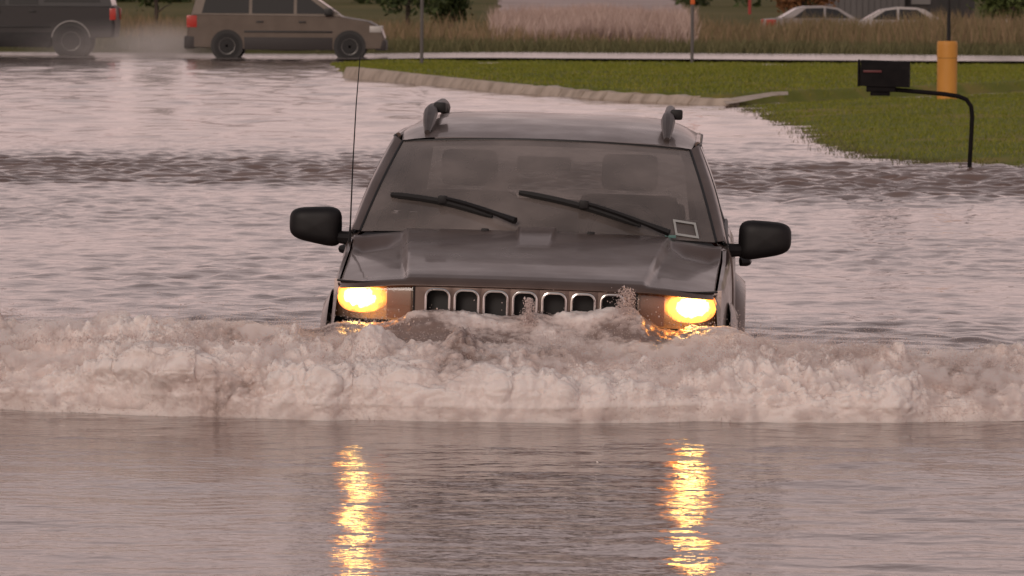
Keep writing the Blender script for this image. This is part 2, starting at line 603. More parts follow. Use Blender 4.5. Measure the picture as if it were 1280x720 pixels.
def flood():
    xs = np.concatenate([[-160, -90, -50, -28], np.linspace(-16, -6.6, 78, endpoint=False), np.linspace(-6.6, 6.6, 340), np.linspace(16, 6.6, 78, endpoint=False)[::-1], [28, 50, 90, 160]])
    ys = np.concatenate([[-60, -30, -10, 0, 6, 10, 12.5], np.arange(14, 30, 0.035), np.arange(30, 48.5, 0.075), np.arange(48.5, 60, 0.036), np.arange(60, 66, 0.08), np.arange(66, 147, 0.25)])
    X, Y = np.meshgrid(xs, ys)
    wx = 1 - sstep(14.5, 16, np.abs(X))
    wy = sstep(14, 15, Y) * (1 - sstep(140, 146, Y))
    h = np.zeros_like(X)
    behind = sstep(23.5, 25.5, Y)
    near = (1 - sstep(60, 70, Y))
    patchy = 0.55 + 0.9 * np.clip(pnoise(X * 0.35, Y * 0.16, 3.3) + 0.25, 0, 1)
    h += (0.0095 + 0.0085 * behind) * patchy * pnoise(X * 2.9 + 0.4 * pnoise(X, Y, 1), Y * 3.1, 0.7) * near
    h += (0.0038 + 0.0085 * behind) * patchy * pnoise(X * 6.2, Y * 7.0, 5.1) * near + (0.0012 + 0.0012 * behind) * pnoise(X * 12, Y * 12, 3.1) * (1 - sstep(34, 48, Y))
    h += (0.0012 + 0.0008 * behind) * pnoise(X * 11.0, Y * 15.0, 9.1) * (1 - sstep(26, 40, Y))
    h += 0.0012 * behind * pnoise(X * 9.0, Y * 11.0, 2.1) * near
    h += 0.012 * pnoise(X * 0.9, Y * 1.1, 8.0) * (0.7 + 0.3 * behind)
    # a train of short steep wavelets crosses the whole street behind the car
    wob = 0.8 * pnoise(X * 0.25, 4.2, 0.3)
    band = np.exp(-((Y - 54.0 - wob) / 4.2) ** 4)
    band2 = np.exp(-((Y - 48.0 - wob) / 1.4) ** 2) * sstep(0.5, 2.5, X)
    h += 1.35 * (band + 0.6 * band2) * (0.024 * pnoise(X * 1.1, Y * 2.4, 1.7) + 0.034 * pnoise(X * 2.2, Y * 5.4, 4.7) + 0.022 * pnoise(X * 4.6, Y * 8.2, 2.7)) \
        * (0.9 + 0.6 * pnoise(X * 0.5, Y * 0.9, 2.6))
    # far slow ripples and two thin wave lines on the left
    h += 0.030 * pnoise(X * 1.3, Y * 1.6, 6.6) * sstep(58, 70, Y)
    for yc, a, x0 in ((84.5, 0.03, 2.0), (73.0, 0.018, 3.0), (98.0, 0.025, -1.0), (113.0, 0.02, -2.0)):
        h += a * np.exp(-((Y - yc - 1.2 * pnoise(X * 0.3, 1.0, yc)) / 0.45) ** 2) * (1 - sstep(x0 - 2, x0 + 1, X)) * (0.6 + pnoise(X * 0.7, 0.2, yc))
    # waves thrown out from the car
    r = np.abs(X - 0.15)
    h += 0.018 * behind * np.exp(-((Y - 26.2) / 2.0) ** 2) * np.sin(r * 6 - Y * 3) * np.exp(-((r - 1.5) / 1.2) ** 2)
    Z = h * wx * wy
    me = np_mesh('flood_water', np.stack([X.ravel(), Y.ravel(), Z.ravel()], 1), grid_faces(len(ys), len(xs)))
    return tag(link('flood_water', me, 'water', None, 0), 'brown flood water covering the street', kind='structure')


flood()


# ------------------------------------------------------------------ the bow wave
def crest_height(x):
    return np.interp(x, [-9, -5, -3.2, -2.24, -1.7, -1.1, -0.7, -0.3, 0.0, 0.35, 0.8, 1.0, 1.3, 1.8, 2.3, 3.2, 5, 9],
                     [0.05, 0.16, 0.27, 0.30, 0.335, 0.335, 0.255, 0.255, 0.235, 0.245, 0.28, 0.29, 0.265, 0.245, 0.24, 0.22, 0.15, 0.05])


MIST = 70.0


def bow_wave():
    xs = np.concatenate([np.linspace(-8, -2.75, 130, endpoint=False), np.linspace(-2.75, 2.75, 800), np.linspace(2.77, 8, 130)])
    kv = np.array([0, .03, .12, .2, .3, .42, .52, .66, .78, .9, 1.0])
    py = np.array([0.03, 0.0, 0.005, 0.05, 0.13, 0.26, 0.42, 0.66, 1.0, 1.6, 2.5])
    pz = np.array([-.10, -.02, .27, .50, .66, .80, 1.0, .95, .66, .22, -.25])
    vs = np.linspace(0, 1, 250)
    X, V = np.meshgrid(xs, vs)
    cw = crest_height(X)
    foot = 22.98 + 0.075 * np.minimum(np.abs(X - 0.1), 2.6) ** 2 + 0.42 * np.maximum(0, np.abs(X - 0.1) - 2.6) \
        + 0.14 * pnoise(X * 1.1, 0.5, 2.0) + 0.06 * pnoise(X * 3.4, 0.5, 7.0) + 0.025 * pnoise(X * 11.0, 0.5, 3.0)
    VW = V + 0.07 * np.sin(math.pi * V) * pnoise(X * 2.1, V * 3.0, 8.8) + 0.03 * np.sin(math.pi * V) * pnoise(X * 6.0, V * 6.0, 1.8)
    by = np.interp(VW, kv, py)
    bz = np.interp(VW, kv, pz)
    Y = foot + by
    Z = cw * bz
    # water heaped against the grille
    Z += (0.255 - 0.03 * sstep(0.1, 0.4, X)) * np.exp(-((Y - 24.0) / 0.27) ** 2) * (1 - 0.28 * sstep(0.45, 0.62, np.abs(X - 0.06)) - 0.05 * sstep(0.5, 0.7, X)) * (1 - sstep(0.80, 1.25, np.abs(X - 0.06)))
    # normals of the smooth shape
    P = np.stack([X, Y, Z], -1)
    dx = np.gradient(P, axis=1)
    dv = np.gradient(P, axis=0)
    N = np.cross(dx, dv)
    N /= np.linalg.norm(N, axis=-1, keepdims=True) + 1e-9
    N *= np.where(N[..., 2:3] + 0.2 * (-N[..., 1:2]) < 0, -1, 1)
    wxp = 0.06 * pnoise(X * 2.5, Y * 2.5, Z * 2.5 + 3)
    wyp = 0.06 * pnoise(X * 2.5 + 9, Y * 2.5, Z * 2.5)
    px, py_, pz_ = X + wxp, Y + wyp, Z * 1.2 + 0.5 * wxp
    b1 = np.abs(pnoise(px * 2.6, py_ * 2.6, pz_ * 3.2)) - 0.22
    b2 = np.abs(pnoise(px * 6.3 + 4, py_ * 6.3, pz_ * 6.3)) - 0.22
    b3 = np.abs(pnoise(px * 14.0, py_ * 14.0 + 8, pz_ * 14.0)) - 0.22
    b4 = pnoise(px * 30.0, py_ * 30.0, pz_ * 30.0 + 2)
    b5 = pnoise(px * 62.0, py_ * 62.0 + 5, pz_ * 62.0)
    env = sstep(0.03, 0.24, V) * (1 - 0.85 * sstep(0.74, 1.0, V))
    amp = np.clip(cw / 0.33, 0.2, 1.05) * env
    rough = 0.65 + 0.7 * np.clip(pnoise(X * 1.7, Y * 1.7, 11.0) + 0.3, 0, 1)
    b4 = np.abs(pnoise(px * 29.0 + 3, py_ * 29.0, pz_ * 29.0 + 2)) - 0.22
    b5 = np.abs(pnoise(px * 58.0, py_ * 58.0 + 5, pz_ * 58.0)) - 0.22
    b0 = np.abs(pnoise(px * 1.5 + 7, py_ * 1.5, pz_ * 2.4)) - 0.22
    D = amp * (0.15 * b0 + 0.13 * b1 + 0.062 * b2 + (0.052 * b3 + 0.034 * b4 + 0.017 * b5) * rough) * (1 - 0.6 * sstep(0.54, 0.66, V))
    # ragged spikes thrown up along the crest
    crest = np.exp(-((V - 0.50) / 0.10) ** 2)
    sp = np.clip(pnoise(X * 9, Y * 5, 4.4), 0, 1) ** 2 * 0.12 + np.clip(pnoise(X * 21, Y * 11, 1.4), 0, 1) ** 2 * 0.07
    P0 = P.copy()
    P = P + N * D[..., None]
    P[..., 2] += crest * sp * np.clip(cw / 0.33, 0, 1)
    P[..., 1] += 0.25 * crest * sp * rng.uniform(-1, 1)
    # a thin cloud of flying spray wraps the breaking face and crest
    sx = (np.abs(X[0]) < 2.9)
    ci = np.where(sx)[0][::4]
    ri = np.where((vs > 0.05) & (vs < 0.62))[0][::5]
    S0 = P0[np.ix_(ri, ci)]
    Ns = N[np.ix_(ri, ci)]
    vv = vs[ri][:, None]
    thick = (0.030 + 0.030 * sstep(0.2, 0.45, vv) * (1 - 0.6 * sstep(0.5, 0.62, vv)) + 0.0 * ci[None, :]) * np.clip(cw[0][ci] / 0.30, 0.3, 1.1)[None, :]
    outer = S0 + Ns * thick[..., None] + N[np.ix_(ri, ci)] * (0.035 * pnoise(S0[..., 0] * 7, S0[..., 1] * 7, S0[..., 2] * 7 + 4) + 0.02 * pnoise(S0[..., 0] * 19, S0[..., 1] * 19, S0[..., 2] * 19))[..., None]
    inner = S0 - Ns * 0.05
    nr_, nc_ = S0.shape[:2]
    f1 = grid_faces(nr_, nc_)
    f2 = grid_faces(nr_, nc_, True) + nr_ * nc_
    idx = np.arange(nr_ * nc_).reshape(nr_, nc_)
    loop = np.concatenate([idx[0, :-1], idx[:-1, -1], idx[-1, :0:-1], idx[:0:-1, 0]])
    nxt = np.roll(loop, -1)
    f3 = np.stack([loop, loop + nr_ * nc_, nxt + nr_ * nc_, nxt], 1)
    mme = np_mesh('wave_mist', np.concatenate([outer.reshape(-1, 3), inner.reshape(-1, 3)]), np.concatenate([f1, f2, f3]))
    bmm = bmesh.new()
    bmm.from_mesh(mme)
    bmesh.ops.recalc_face_normals(bmm, faces=bmm.faces[:])
    bmm.to_mesh(mme)
    bmm.free()
    mm = bpy.data.materials.new('wave_mist')
    mm.use_nodes = True
    nt = mm.node_tree
    nt.nodes.clear()
    mo = nt.nodes.new('ShaderNodeOutputMaterial')
    mv = nt.nodes.new('ShaderNodeVolumePrincipled')
    mv.inputs['Color'].default_value = (1.0, 0.955, 0.935, 1)
    mt = nt.nodes.new('ShaderNodeTexCoord')
    mn = nt.nodes.new('ShaderNodeTexNoise')
    mn.inputs['Scale'].default_value = 13.0
    mn.inputs['Detail'].default_value = 5.0
    mn.inputs['Roughness'].default_value = 0.62
    nt.links.new(mt.outputs['Object'], mn.inputs['Vector'])
    mrr = nt.nodes.new('ShaderNodeMapRange')
    mrr.inputs['From Min'].default_value = 0.49
    mrr.inputs['From Max'].default_value = 0.75
    mrr.inputs['To Max'].default_value = MIST
    nt.links.new(mn.outputs['Fac'], mrr.inputs['Value'])
    nt.links.new(mrr.outputs[0], mv.inputs['Density'])
    nt.links.new(mv.outputs[0], mo.inputs['Volume'])
    mm.cycles.volume_step_rate = 0.03
    tag(link('wave_mist', mme, mm, None, 0), 'cloud of fine spray hanging over the breaking wave', kind='stuff')
    me = np_mesh('bow_wave', P.reshape(-1, 3), grid_faces(len(vs), len(xs)))
    # how much foam lies on the water: thick on the rolling face, thin on the back and where it heaps up at the grille
    cover = 0.92 - 0.70 * sstep(0.56, 0.86, V) + 0.80 * pnoise(px * 1.5, py_ * 1.5, pz_ * 1.9 + 6) + 0.45 * b2 + 0.30 * b3 \
        + 0.45 * pnoise(px * 3.4, py_ * 3.4, pz_ * 3.4 + 1) - 0.22 * sstep(0.34, 0.5, V) + 0.55 * np.exp(-((Y - 23.95) / 0.25) ** 2) * (np.abs(X) < 1.0) * np.clip(0.35 + 1.6 * pnoise(X * 4, Y * 4, 9.0), 0, 1)
    at_ = me.attributes.new('foam', 'FLOAT', 'POINT')
    at_.data.foreach_set('value', np.clip(cover, 0, 1).astype(np.float32).ravel())
    # fine spray hanging over the breaking crest
    global FROTH
    nf = 62000
    wgt = (np.abs(X) < 2.75) * (0.12 * (V > 0.03) * (V < 0.34) + np.exp(-((V - 0.46) / 0.12) ** 2)) * np.clip(0.25 + pnoise(X * 2.6, Y * 2.6, 5.5), 0.04, 1)
    pick = rng.choice(wgt.size, nf, p=(wgt / wgt.sum()).ravel())
    Q, NQ = P.reshape(-1, 3)[pick], N.reshape(-1, 3)[pick]
    FROTH = Q + NQ * rng.exponential(0.012, (nf, 1)) + np.array([0, 0, 1.0]) * rng.exponential(0.026, (nf, 1)) * sstep(0.25, 0.5, V).ravel()[pick][:, None]
    o = link('bow_wave', me, 'foam', None, 0)
    return tag(o, 'rolling wave of brown foam pushed up by the car', kind='stuff')


m = M['foam']
b = m.node_tree.nodes['Principled BSDF']
an = nd(m, 'ShaderNodeAttribute', attribute_name='foam')
tcn = nd(m, 'ShaderNodeTexCoord')
fn = nd(m, 'ShaderNodeTexNoise', Scale=30.0, Detail=8.0)
ln(m, tcn.outputs['Object'], fn.inputs['Vector'])
ma = nd(m, 'ShaderNodeMath', operation='MULTIPLY_ADD')
ln(m, fn.outputs['Fac'], ma.inputs[0])
ma.inputs[1].default_value = 0.9
sb = nd(m, 'ShaderNodeMath', operation='SUBTRACT')
ln(m, an.outputs['Fac'], sb.inputs[0])
sb.inputs[1].default_value = 0.45
ln(m, sb.outputs[0], ma.inputs[2])
fr_ = nd(m, 'ShaderNodeValToRGB')
fr_.color_ramp.elements[0].position = 0.05
fr_.color_ramp.elements[0].color = (0.26, 0.19, 0.165, 1)
fr_.color_ramp.elements[1].position = 0.85
fr_.color_ramp.elements[1].color = (0.86, 0.77, 0.73, 1)
e = fr_.color_ramp.elements.new(0.4)
e.color = (0.64, 0.53, 0.49, 1)
ln(m, ma.outputs[0], fr_.inputs[0])
ln(m, fr_.outputs[0], b.inputs['Base Color'])
rr = nd(m, 'ShaderNodeMapRange')
rr.inputs['To Min'].default_value = 0.12
rr.inputs['To Max'].default_value = 0.65
ln(m, ma.outputs[0], rr.inputs['Value'])
ln(m, rr.outputs[0], b.inputs['Roughness'])
b.inputs['Subsurface Weight'].default_value = 0.45
b.inputs['Subsurface Radius'].default_value = (0.07, 0.06, 0.055)
b.inputs['Subsurface Scale'].default_value = 0.6
bp = nd(m, 'ShaderNodeBump', Strength=0.35, Distance=0.006)
bn = nd(m, 'ShaderNodeTexNoise', Scale=90.0, Detail=4.0)
ln(m, tcn.outputs['Object'], bn.inputs['Vector'])
ln(m, bn.outputs['Fac'], bp.inputs['Height'])
ln(m, bp.outputs[0], b.inputs['Normal'])
bow_wave()


def spray():
    n = 9000
    base = np.array([(0, 0, 1), (1, 0, 0), (0, 1, 0), (-1, 0, 0), (0, -1, 0), (0, 0, -1)], float)
    tri = np.array([(0, 1, 2), (0, 2, 3), (0, 3, 4), (0, 4, 1), (5, 2, 1), (5, 3, 2), (5, 4, 3), (5, 1, 4)])
    x = rng.uniform(-2.7, 2.7, n)
    ch = crest_height(x)
    y = 23.35 + 0.075 * x ** 2 + rng.normal(0, 0.16, n)
    clump = np.clip(pnoise(x * 3, 0.3, 0.9) + 0.35, 0.05, 1)
    z = ch - 0.02 + rng.exponential(0.035, n) * clump
    # jets in front of the middle grille opening and beside the outermost one
    k = 2400
    t = rng.uniform(0, 1, k)
    t = t ** 1.4
    x[:k] = 0.075 + rng.normal(0, 0.006 + 0.024 * (1 - t), k)
    y[:k] = 23.86 + rng.normal(0, 0.02, k)
    z[:k] = 0.30 + 0.18 * t
    k2 = 1300
    t = rng.uniform(0, 1, k2)
    x[k:k + k2] = 0.505 + rng.normal(0, 0.022, k2)
    y[k:k + k2] = 23.86 + rng.normal(0, 0.02, k2)
    z[k:k + k2] = 0.36 + 0.16 * t + rng.normal(0, 0.008, k2)
    k3 = 260
    s0 = k + k2
    x[s0:s0 + k3] = rng.uniform(-0.75, 0.9, k3)
    y[s0:s0 + k3] = 23.85 + rng.normal(0, 0.03, k3)
    z[s0:s0 + k3] = 0.36 + rng.exponential(0.025, k3)
    r = rng.uniform(0.0016, 0.0042, n) * (1 + 1.0 * (rng.uniform(0, 1, n) > 0.95))
    r *= 0.75
    r[:k + k2] *= 0.72
    stretch = np.stack([rng.uniform(0.8, 1.4, n), rng.uniform(0.8, 1.4, n), rng.uniform(0.8, 2.4, n)], 1)
    V = (np.stack([x, y, z], 1)[:, None, :] + base[None] * (r[:, None] * stretch)[:, None, :]).reshape(-1, 3)
    F = (tri[None] + (np.arange(n) * 6)[:, None, None]).reshape(-1, 3)
    me = np_mesh('spray', V, F)
    tag(link('spray', me, 'drop', None, 0), 'droplets thrown up along the crest of the wave', kind='stuff')
    nf = len(FROTH)
    tb = np.array([(1, 1, 1), (1, -1, -1), (-1, 1, -1), (-1, -1, 1)], float) * 0.6
    tt = np.array([(0, 1, 2), (0, 3, 1), (0, 2, 3), (1, 3, 2)])
    r = rng.uniform(0.0009, 0.0026, nf)
    V = (FROTH[:, None, :] + tb[None] * (r[:, None] * rng.uniform(0.7, 1.4, (nf, 3)))[:, None, :]).reshape(-1, 3)
    F = (tt[None] + (np.arange(nf) * 4)[:, None, None]).reshape(-1, 3)
    tag(link('fine_spray', np_mesh('fine_spray', V, F), 'drop', None, 0), 'fine spray hanging over the breaking crest', kind='stuff')


spray()


# ------------------------------------------------------------------ the car in the flood
def build_suv():
    suv = empty('suv', (CAR_X, CAR_Y, -DEPTH))
    suv.rotation_euler = (0, 0, 0)
    suv.matrix_world = Matrix.Translation((CAR_X, CAR_Y, -DEPTH)) @ Matrix.Rotation(-CAR_YAW, 4, 'Z') @ Matrix.Rotation(CAR_ROLL, 4, 'Y')
    tag(suv, 'dark taupe suv with lit headlights ploughing through the flood, seen from the front', 'suv')

    def yf(x):
        a = abs(x)
        return 0.09 * (a / 0.85) ** 2 + 6.0 * max(0, a - 0.70) ** 2

    def hood_w(y):
        return 0.838 + 0.028 * min(1, max(0, y / 1.3))

    def hood_zc(y):   # y counted from the leading edge
        return float(np.interp(y, [0, 0.012, 0.035, 0.08, 0.16, 0.35, 0.7, 1.05, 1.34], [0.968, 0.985, 1.000, 1.013, 1.026, 1.050, 1.090, 1.128, 1.158]))

    def hood_pt(u, v):
        # v 0..1, denser near the lip
        s = v ** 1.7
        ylen = 1.34
        w = hood_w(s * ylen)
        x = u * w
        y0 = yf(x) - 0.012
        yr = 1.36 + 0.10 * u * u
        y = y0 + (yr - y0) * s
        zz = hood_zc(s * 1.34)
        P = 0.515 + 0.095 * s
        drop = 0.038 * ss(P, P + 0.032, abs(x)) * ss(0.0, 0.08, s) * (0.7 + 0.3 * s)
        edge = 0.030 * ss(P, w, abs(x)) * (0.4 + 0.6 * s) + 0.012 * abs(u) ** 6
        crown = 0.012 * (x / 0.85) ** 2
        bulge = 0.021 * (1 - ss(0.085 - 0.06 * (1 - s), 0.097 - 0.06 * (1 - s), abs(x))) * ss(0.62, 0.95, s)
        drop *= 1 - 0.6 * ss(0.90, 1.0, s)
        edge *= 1 - 0.5 * ss(0.88, 1.0, s)
        # hollow at the rear corner of the outer facet
        hollow = 0.028 * math.exp(-((s - 0.86) / 0.09) ** 2) * ss(P + 0.02, P + 0.10, abs(x)) * (1 - ss(w - 0.06, w, abs(x)))
        return (x, y, zz - drop - edge - crown + bulge - hollow)

    hme = patch(hood_pt, 201, 70, name='hood')
    hood = link('hood', hme, 'paint', suv, 60)
    hood.modifiers.new('thick', 'SOLIDIFY').thickness = 0.012
    hood.modifiers['thick'].offset = -1

    # ---- body shell
    def top_z(y):
        if y < 1.45:
            s = max(0, (y - 0.18)) / 1.27
            return hood_pt(1.0, max(0.0, s) ** (1 / 1.7))[2] - 0.006
        return float(np.interp(y, [1.45, 1.7, 4.0, 4.5], [1.09, 1.105, 1.115, 1.10]))

    def wb(y):
        return float(np.interp(y, [0.2, 0.35, 0.6, 0.9, 1.5, 2.6, 3.7, 4.2, 4.5], [0.862, 0.885, 0.902, 0.915, 0.925, 0.938, 0.940, 0.91, 0.85]))

    def section(y):
        t = top_z(y)
        w = wb(y)
        wi = (hood_w(y) + 0.007) if y < 1.45 else 0.872
        wi = min(wi, w - 0.012)
        return [(w - 0.10, 0.28), (w - 0.02, 0.40), (w, 0.56), (w + 0.002, 0.74), (w - 0.004, t - 0.16), (w - 0.012, t - 0.07),
                (w - 0.026, t - 0.022), ((wi + w - 0.026) / 2 + 0.004, t - 0.004), (wi, t)]

    ys = [0.21, 0.26, 0.33, 0.42, 0.55, 0.7, 0.9, 1.1, 1.3, 1.45, 1.46, 1.7, 2.1, 2.6, 3.1, 3.6, 4.0, 4.25, 4.4, 4.5]
    mb = MB()
    rows = []
    for y in ys:
        sct = section(y)
        rows.append([(x, y, z) for x, z in sct] + [(-x, y, z) for x, z in reversed(sct)])
    n = len(rows[0])
    vs = [p for r_ in rows for p in r_]
    fs = []
    for i in range(len(rows) - 1):
        for k in range(n - 1):
            if k == n // 2 - 1 and ys[i] >= 0:
                continue                   # open under the hood and over the cabin
            fs.append((i * n + k, i * n + k + 1, (i + 1) * n + k + 1, (i + 1) * n + k))
        fs.append((i * n + n - 1, i * n, (i + 1) * n, (i + 1) * n + n - 1))
    fs.append(tuple(range((len(rows) - 1) * n, len(rows) * n)))
    mb.add(vs, fs)
    mb.build('body', 'paint', suv, 40)

    # bulkheads that close the nose
    MB().box(-0.80, 0.80, 0.24, 0.30, 0.3, 0.93).build('radiator_support', 'black', suv)
    MB().box(-0.845, 0.845, 1.42, 1.47, 0.4, 1.075).build('firewall', 'black', suv)

    # ---- front header with seven openings
    slot_w, slot_h, pit, ztop = 0.104, 0.185, 0.1295, 0.948
    panel = MB()
    def rrect(cx, cz, w, h, r, k=5):
        pts = []
        for (sx, sz, a0) in ((1, 1, 0), (-1, 1, 90), (-1, -1, 180), (1, -1, 270)):
            for i in range(k + 1):
                a = R(a0 + 90 * i / k)
                pts.append((cx + sx * (w / 2 - r) + r * math.cos(a), cz + sz * (h / 2 - r) + r * math.sin(a)))
        return pts
    zc = ztop - slot_h / 2
    p0, p1 = 0.70, 0.982
    for i in range(7):
        cx = (i - 3) * pit
        inner = rrect(cx, zc, slot_w, slot_h, 0.034)
        xl, xr = cx - pit / 2, cx + pit / 2
        if i == 0:
            xl = -0.492
        if i == 6:
            xr = 0.492
        outer = []
        for (x, z) in inner:
            dx, dz = x - cx, z - zc
            sx = (xr - cx) / abs(dx) if dx > 0 else ((cx - xl) / abs(dx) if dx < 0 else 1e9)
            sz = (p1 - zc) / abs(dz) if dz > 0 else ((zc - p0) / abs(dz) if dz < 0 else 1e9)
            k = min(sx, sz)
            outer.append((cx + dx * k, zc + dz * k))
        m_ = len(inner)
        vi = [(x, yf(x), z) for x, z in inner]
        vo = [(x, yf(x) + 0.004, z) for x, z in outer]
        vb = [(x, yf(x) + 0.03, z) for x, z in inner]
        panel.add(vi + vo + vb, [(k, (k + 1) % m_, m_ + (k + 1) % m_, m_ + k) for k in range(m_)] + [(k, (k + 1) % m_, 2 * m_ + (k + 1) % m_, 2 * m_ + k) for k in range(m_)])
        ring = MB().tube([(x, yf(x) - 0.004, z) for x, z in inner], 0.0068, 8, closed=True)
        ring.build('grille_surround', 'chrome', suv)
        ins = MB()
        inn = rrect(cx, zc, slot_w - 0.004, slot_h - 0.004, 0.033)
        ins.add([(x, yf(x) + 0.075, z) for x, z in inn] + [(x, yf(x) + 0.012, z) for x, z in inn],
                [tuple(range(m_))] + [(k, (k + 1) % m_, m_ + (k + 1) % m_, m_ + k) for k in range(m_)])
        ins.build('grille_recess', 'seal', suv)
    panel.build('grille_panel', 'paint', suv, 30)

    # ---- head lamps
    for s in (-1, 1):
        x0, x1 = 0.500, 0.872
        zt, zb = 0.976, 0.80
        def lens_pt(u, v, off=0.0):
            x = x0 + (x1 - x0) * u
            top = zt - 0.012 * u
            z = zb + (top - zb) * v
            return (s * x, yf(x) + 0.010 + off + 0.012 * (2 * v - 1) ** 2, z)
        lens = link('headlight', patch(lambda u, v: lens_pt(u, v), 24, 10, 0, 1, 0, 1, flip=(s < 0), name='headlight'), 'lens', suv, 60)
        tag(lens, None)
        back = link('reflector', patch(lambda u, v: lens_pt(u, v, 0.055), 20, 8, 0, 1, 0, 1, flip=(s < 0), name='reflector'), 'reflector', lens, 60)
        # lit bowl behind the lens
        bowl = MB()
        cxl, czl = 0.742, 0.898
        nn = 36
        rings = [(0.0, 0.012), (0.45, 0.004), (0.8, -0.004), (1.0, -0.012)]
        vsb, fsb = [], []
        for rr_, dy in rings:
            for k in range(nn):
                a = 2 * math.pi * k / nn
                ca, sa = math.cos(a), math.sin(a)
                ex = abs(ca) ** 0.75 * math.copysign(1, ca) * 0.108 * rr_
                ez = abs(sa) ** 0.75 * math.copysign(1, sa) * 0.068 * rr_
                vsb.append((ex, dy + yf(min(0.872, cxl + ex)) - yf(cxl), ez))
        for i in range(len(rings) - 1):
            for k in range(nn):
                fsb.append((i * nn + k, i * nn + (k + 1) % nn, (i + 1) * nn + (k + 1) % nn, (i + 1) * nn + k))
        vsb = [(s * x if s > 0 else -x, y, z) for x, y, z in vsb]
        bowl.add(vsb, fsb)
        bo = bowl.build('lamp_bowl', 'lamp', lens, 60)
        bo.location = (s * cxl, yf(cxl) + 0.020 + 0.012, czl)
        sig = link('turn_signal', patch(lambda u, v: lens_pt(0.03 + u * 0.29, 0.06 + 0.88 * v, 0.022), 8, 6, 0, 1, 0, 1, flip=(s < 0), name='turn_signal'), 'amber', lens, 60)
        # dark gap between lamp and header
        MB().tube([(s * 0.496, yf(0.496) - 0.001, 0.80), (s * 0.496, yf(0.496) - 0.001, 0.972)], 0.0045, 6).build('lamp_seal', 'seal', suv)

    # shut line under the hood lip
    MB().tube([(x, yf(x) + 0.012, 0.9735 - 0.012 * (x / 0.85) ** 2 * 0.9) for x in np.linspace(-0.85, 0.85, 40)], 0.006, 6).build('hood_seal', 'seal', suv)

    # bumper
    bmp = MB()
    secs = [(-0.015, 0.42), (-0.06, 0.48), (-0.075, 0.60), (-0.06, 0.70), (-0.01, 0.745), (0.10, 0.75)]
    xs = np.linspace(-0.885, 0.885, 31)
    vsb = [(x, yf(x) * 1.05 + d, z) for x in xs for d, z in secs]
    k = len(secs)
    bmp.add(vsb, [(i * k + j, i * k + j + 1, (i + 1) * k + j + 1, (i + 1) * k + j) for i in range(len(xs) - 1) for j in range(k - 1)])
    bmp.build('bumper', 'paint', suv, 50)

    # ---- windscreen, roof and pillars
    def ws(u, t):
        xb, xt = 0.842 * u, 0.700 * u
        yb, yt = 1.38 + 0.15 * u * u, 2.20 + 0.13 * u * u
        zb_, zt_ = 1.148 - 0.022 * u * u, 1.562 - 0.030 * u * u
        bul = 0.018 * math.sin(math.pi * t)
        return (xb + (xt - xb) * t, yb + (yt - yb) * t - bul * 0.5, zb_ + (zt_ - zb_) * t + bul)

    wsh = link('windshield', patch(ws, 41, 24, name='windshield'), 'windshield', suv, 60)
    fr = MB()
    for s in (-1, 1):
        sv, sf = [], []
        for i in range(21):
            t = i / 20
            for q, uu in enumerate((0.925, 1.0)):
                p = ws(s * uu, t)
                sv.append((p[0], p[1] + 0.003, p[2] - 0.004))
        sf = [(2 * i, 2 * i + 1, 2 * i + 3, 2 * i + 2) for i in range(20)]
        fr.add(sv, sf)
    sv = []
    for i in range(41):
        u = -1 + i / 20
        for t in (0.93, 1.0):
            p = ws(u * 0.92, t)
            sv.append((p[0], p[1] + 0.003, p[2] - 0.004))
    fr.add(sv, [(2 * i, 2 * i + 1, 2 * i + 3, 2 * i + 2) for i in range(40)])
    fr.build('frit_band', 'frit', wsh, 60)
    # seal round the screen
    MB().tube([ws(-1, t) for t in np.linspace(0, 1, 12)] + [ws(u, 1.0) for u in np.linspace(-0.98, 0.98, 24)] + [ws(1, t) for t in np.linspace(1, 0, 12)], 0.007, 6).build('windshield_seal', 'seal', wsh)

    RZ = [(2.2, 1.564), (2.35, 1.590), (2.6, 1.622), (2.9, 1.646), (3.3, 1.660), (3.8, 1.654), (4.2, 1.625), (4.38, 1.58)]

    def roof_pt(u, v):
        y0 = 2.20 + 0.13 * u * u
        y = y0 + (4.38 - y0) * v
        zc_ = float(np.interp(y - 0.13 * u * u * (1 - v), [a for a, _ in RZ], [b_ for _, b_ in RZ]))
        zs = 1.532 + 0.028 * ss(0, 0.3, v)
        hump = (1 - abs(u) ** 8)
        z = zs + (zc_ - zs) * hump - 0.012 * u * u * hump
        x = u * (0.705 + 0.025 * ss(0, 0.25, v))
        return (x, y, z + 0.003)

    roof = link('roof', patch(roof_pt, 81, 50, name='roof'), 'paint', suv, 50)
    def roof_z(x, y):
        u = x / 0.72
        return roof_pt(u, (y - 2.2) / 2.18)[2]

    def side(y, t, s, off=0.0):
        return (s * (0.884 - 0.152 * t + 0.018 * math.sin(math.pi * t) + off), y, 1.105 + 0.45 * t)

    for s in (-1, 1):
        ap = MB()
        vs_, fs_ = [], []
        NN = 18
        for i in range(NN + 1):
            t = i / NN
            a = Vector(ws(s * 1.0, t)) + Vector((s * 0.003, 0, 0.003))
            c = Vector(side(1.62 + 0.80 * t, t, s))
            m1 = a * 0.66 + c * 0.34 + Vector((s * 0.018, -0.012, 0.012))
            m2 = a * 0.3 + c * 0.7 + Vector((s * 0.020, -0.006, 0.006))
            vs_ += [a, m1, m2, c]
        for i in range(NN):
            for q in range(3):
                fs_.append((i * 4 + q, i * 4 + q + 1, i * 4 + q + 5, i * 4 + q + 4))
        ap.add(vs_, fs_)
        ap.build('windshield_pillar', 'paint', suv, 60)
        # cowl corner between pillar foot, fender and hood
        cc = MB()
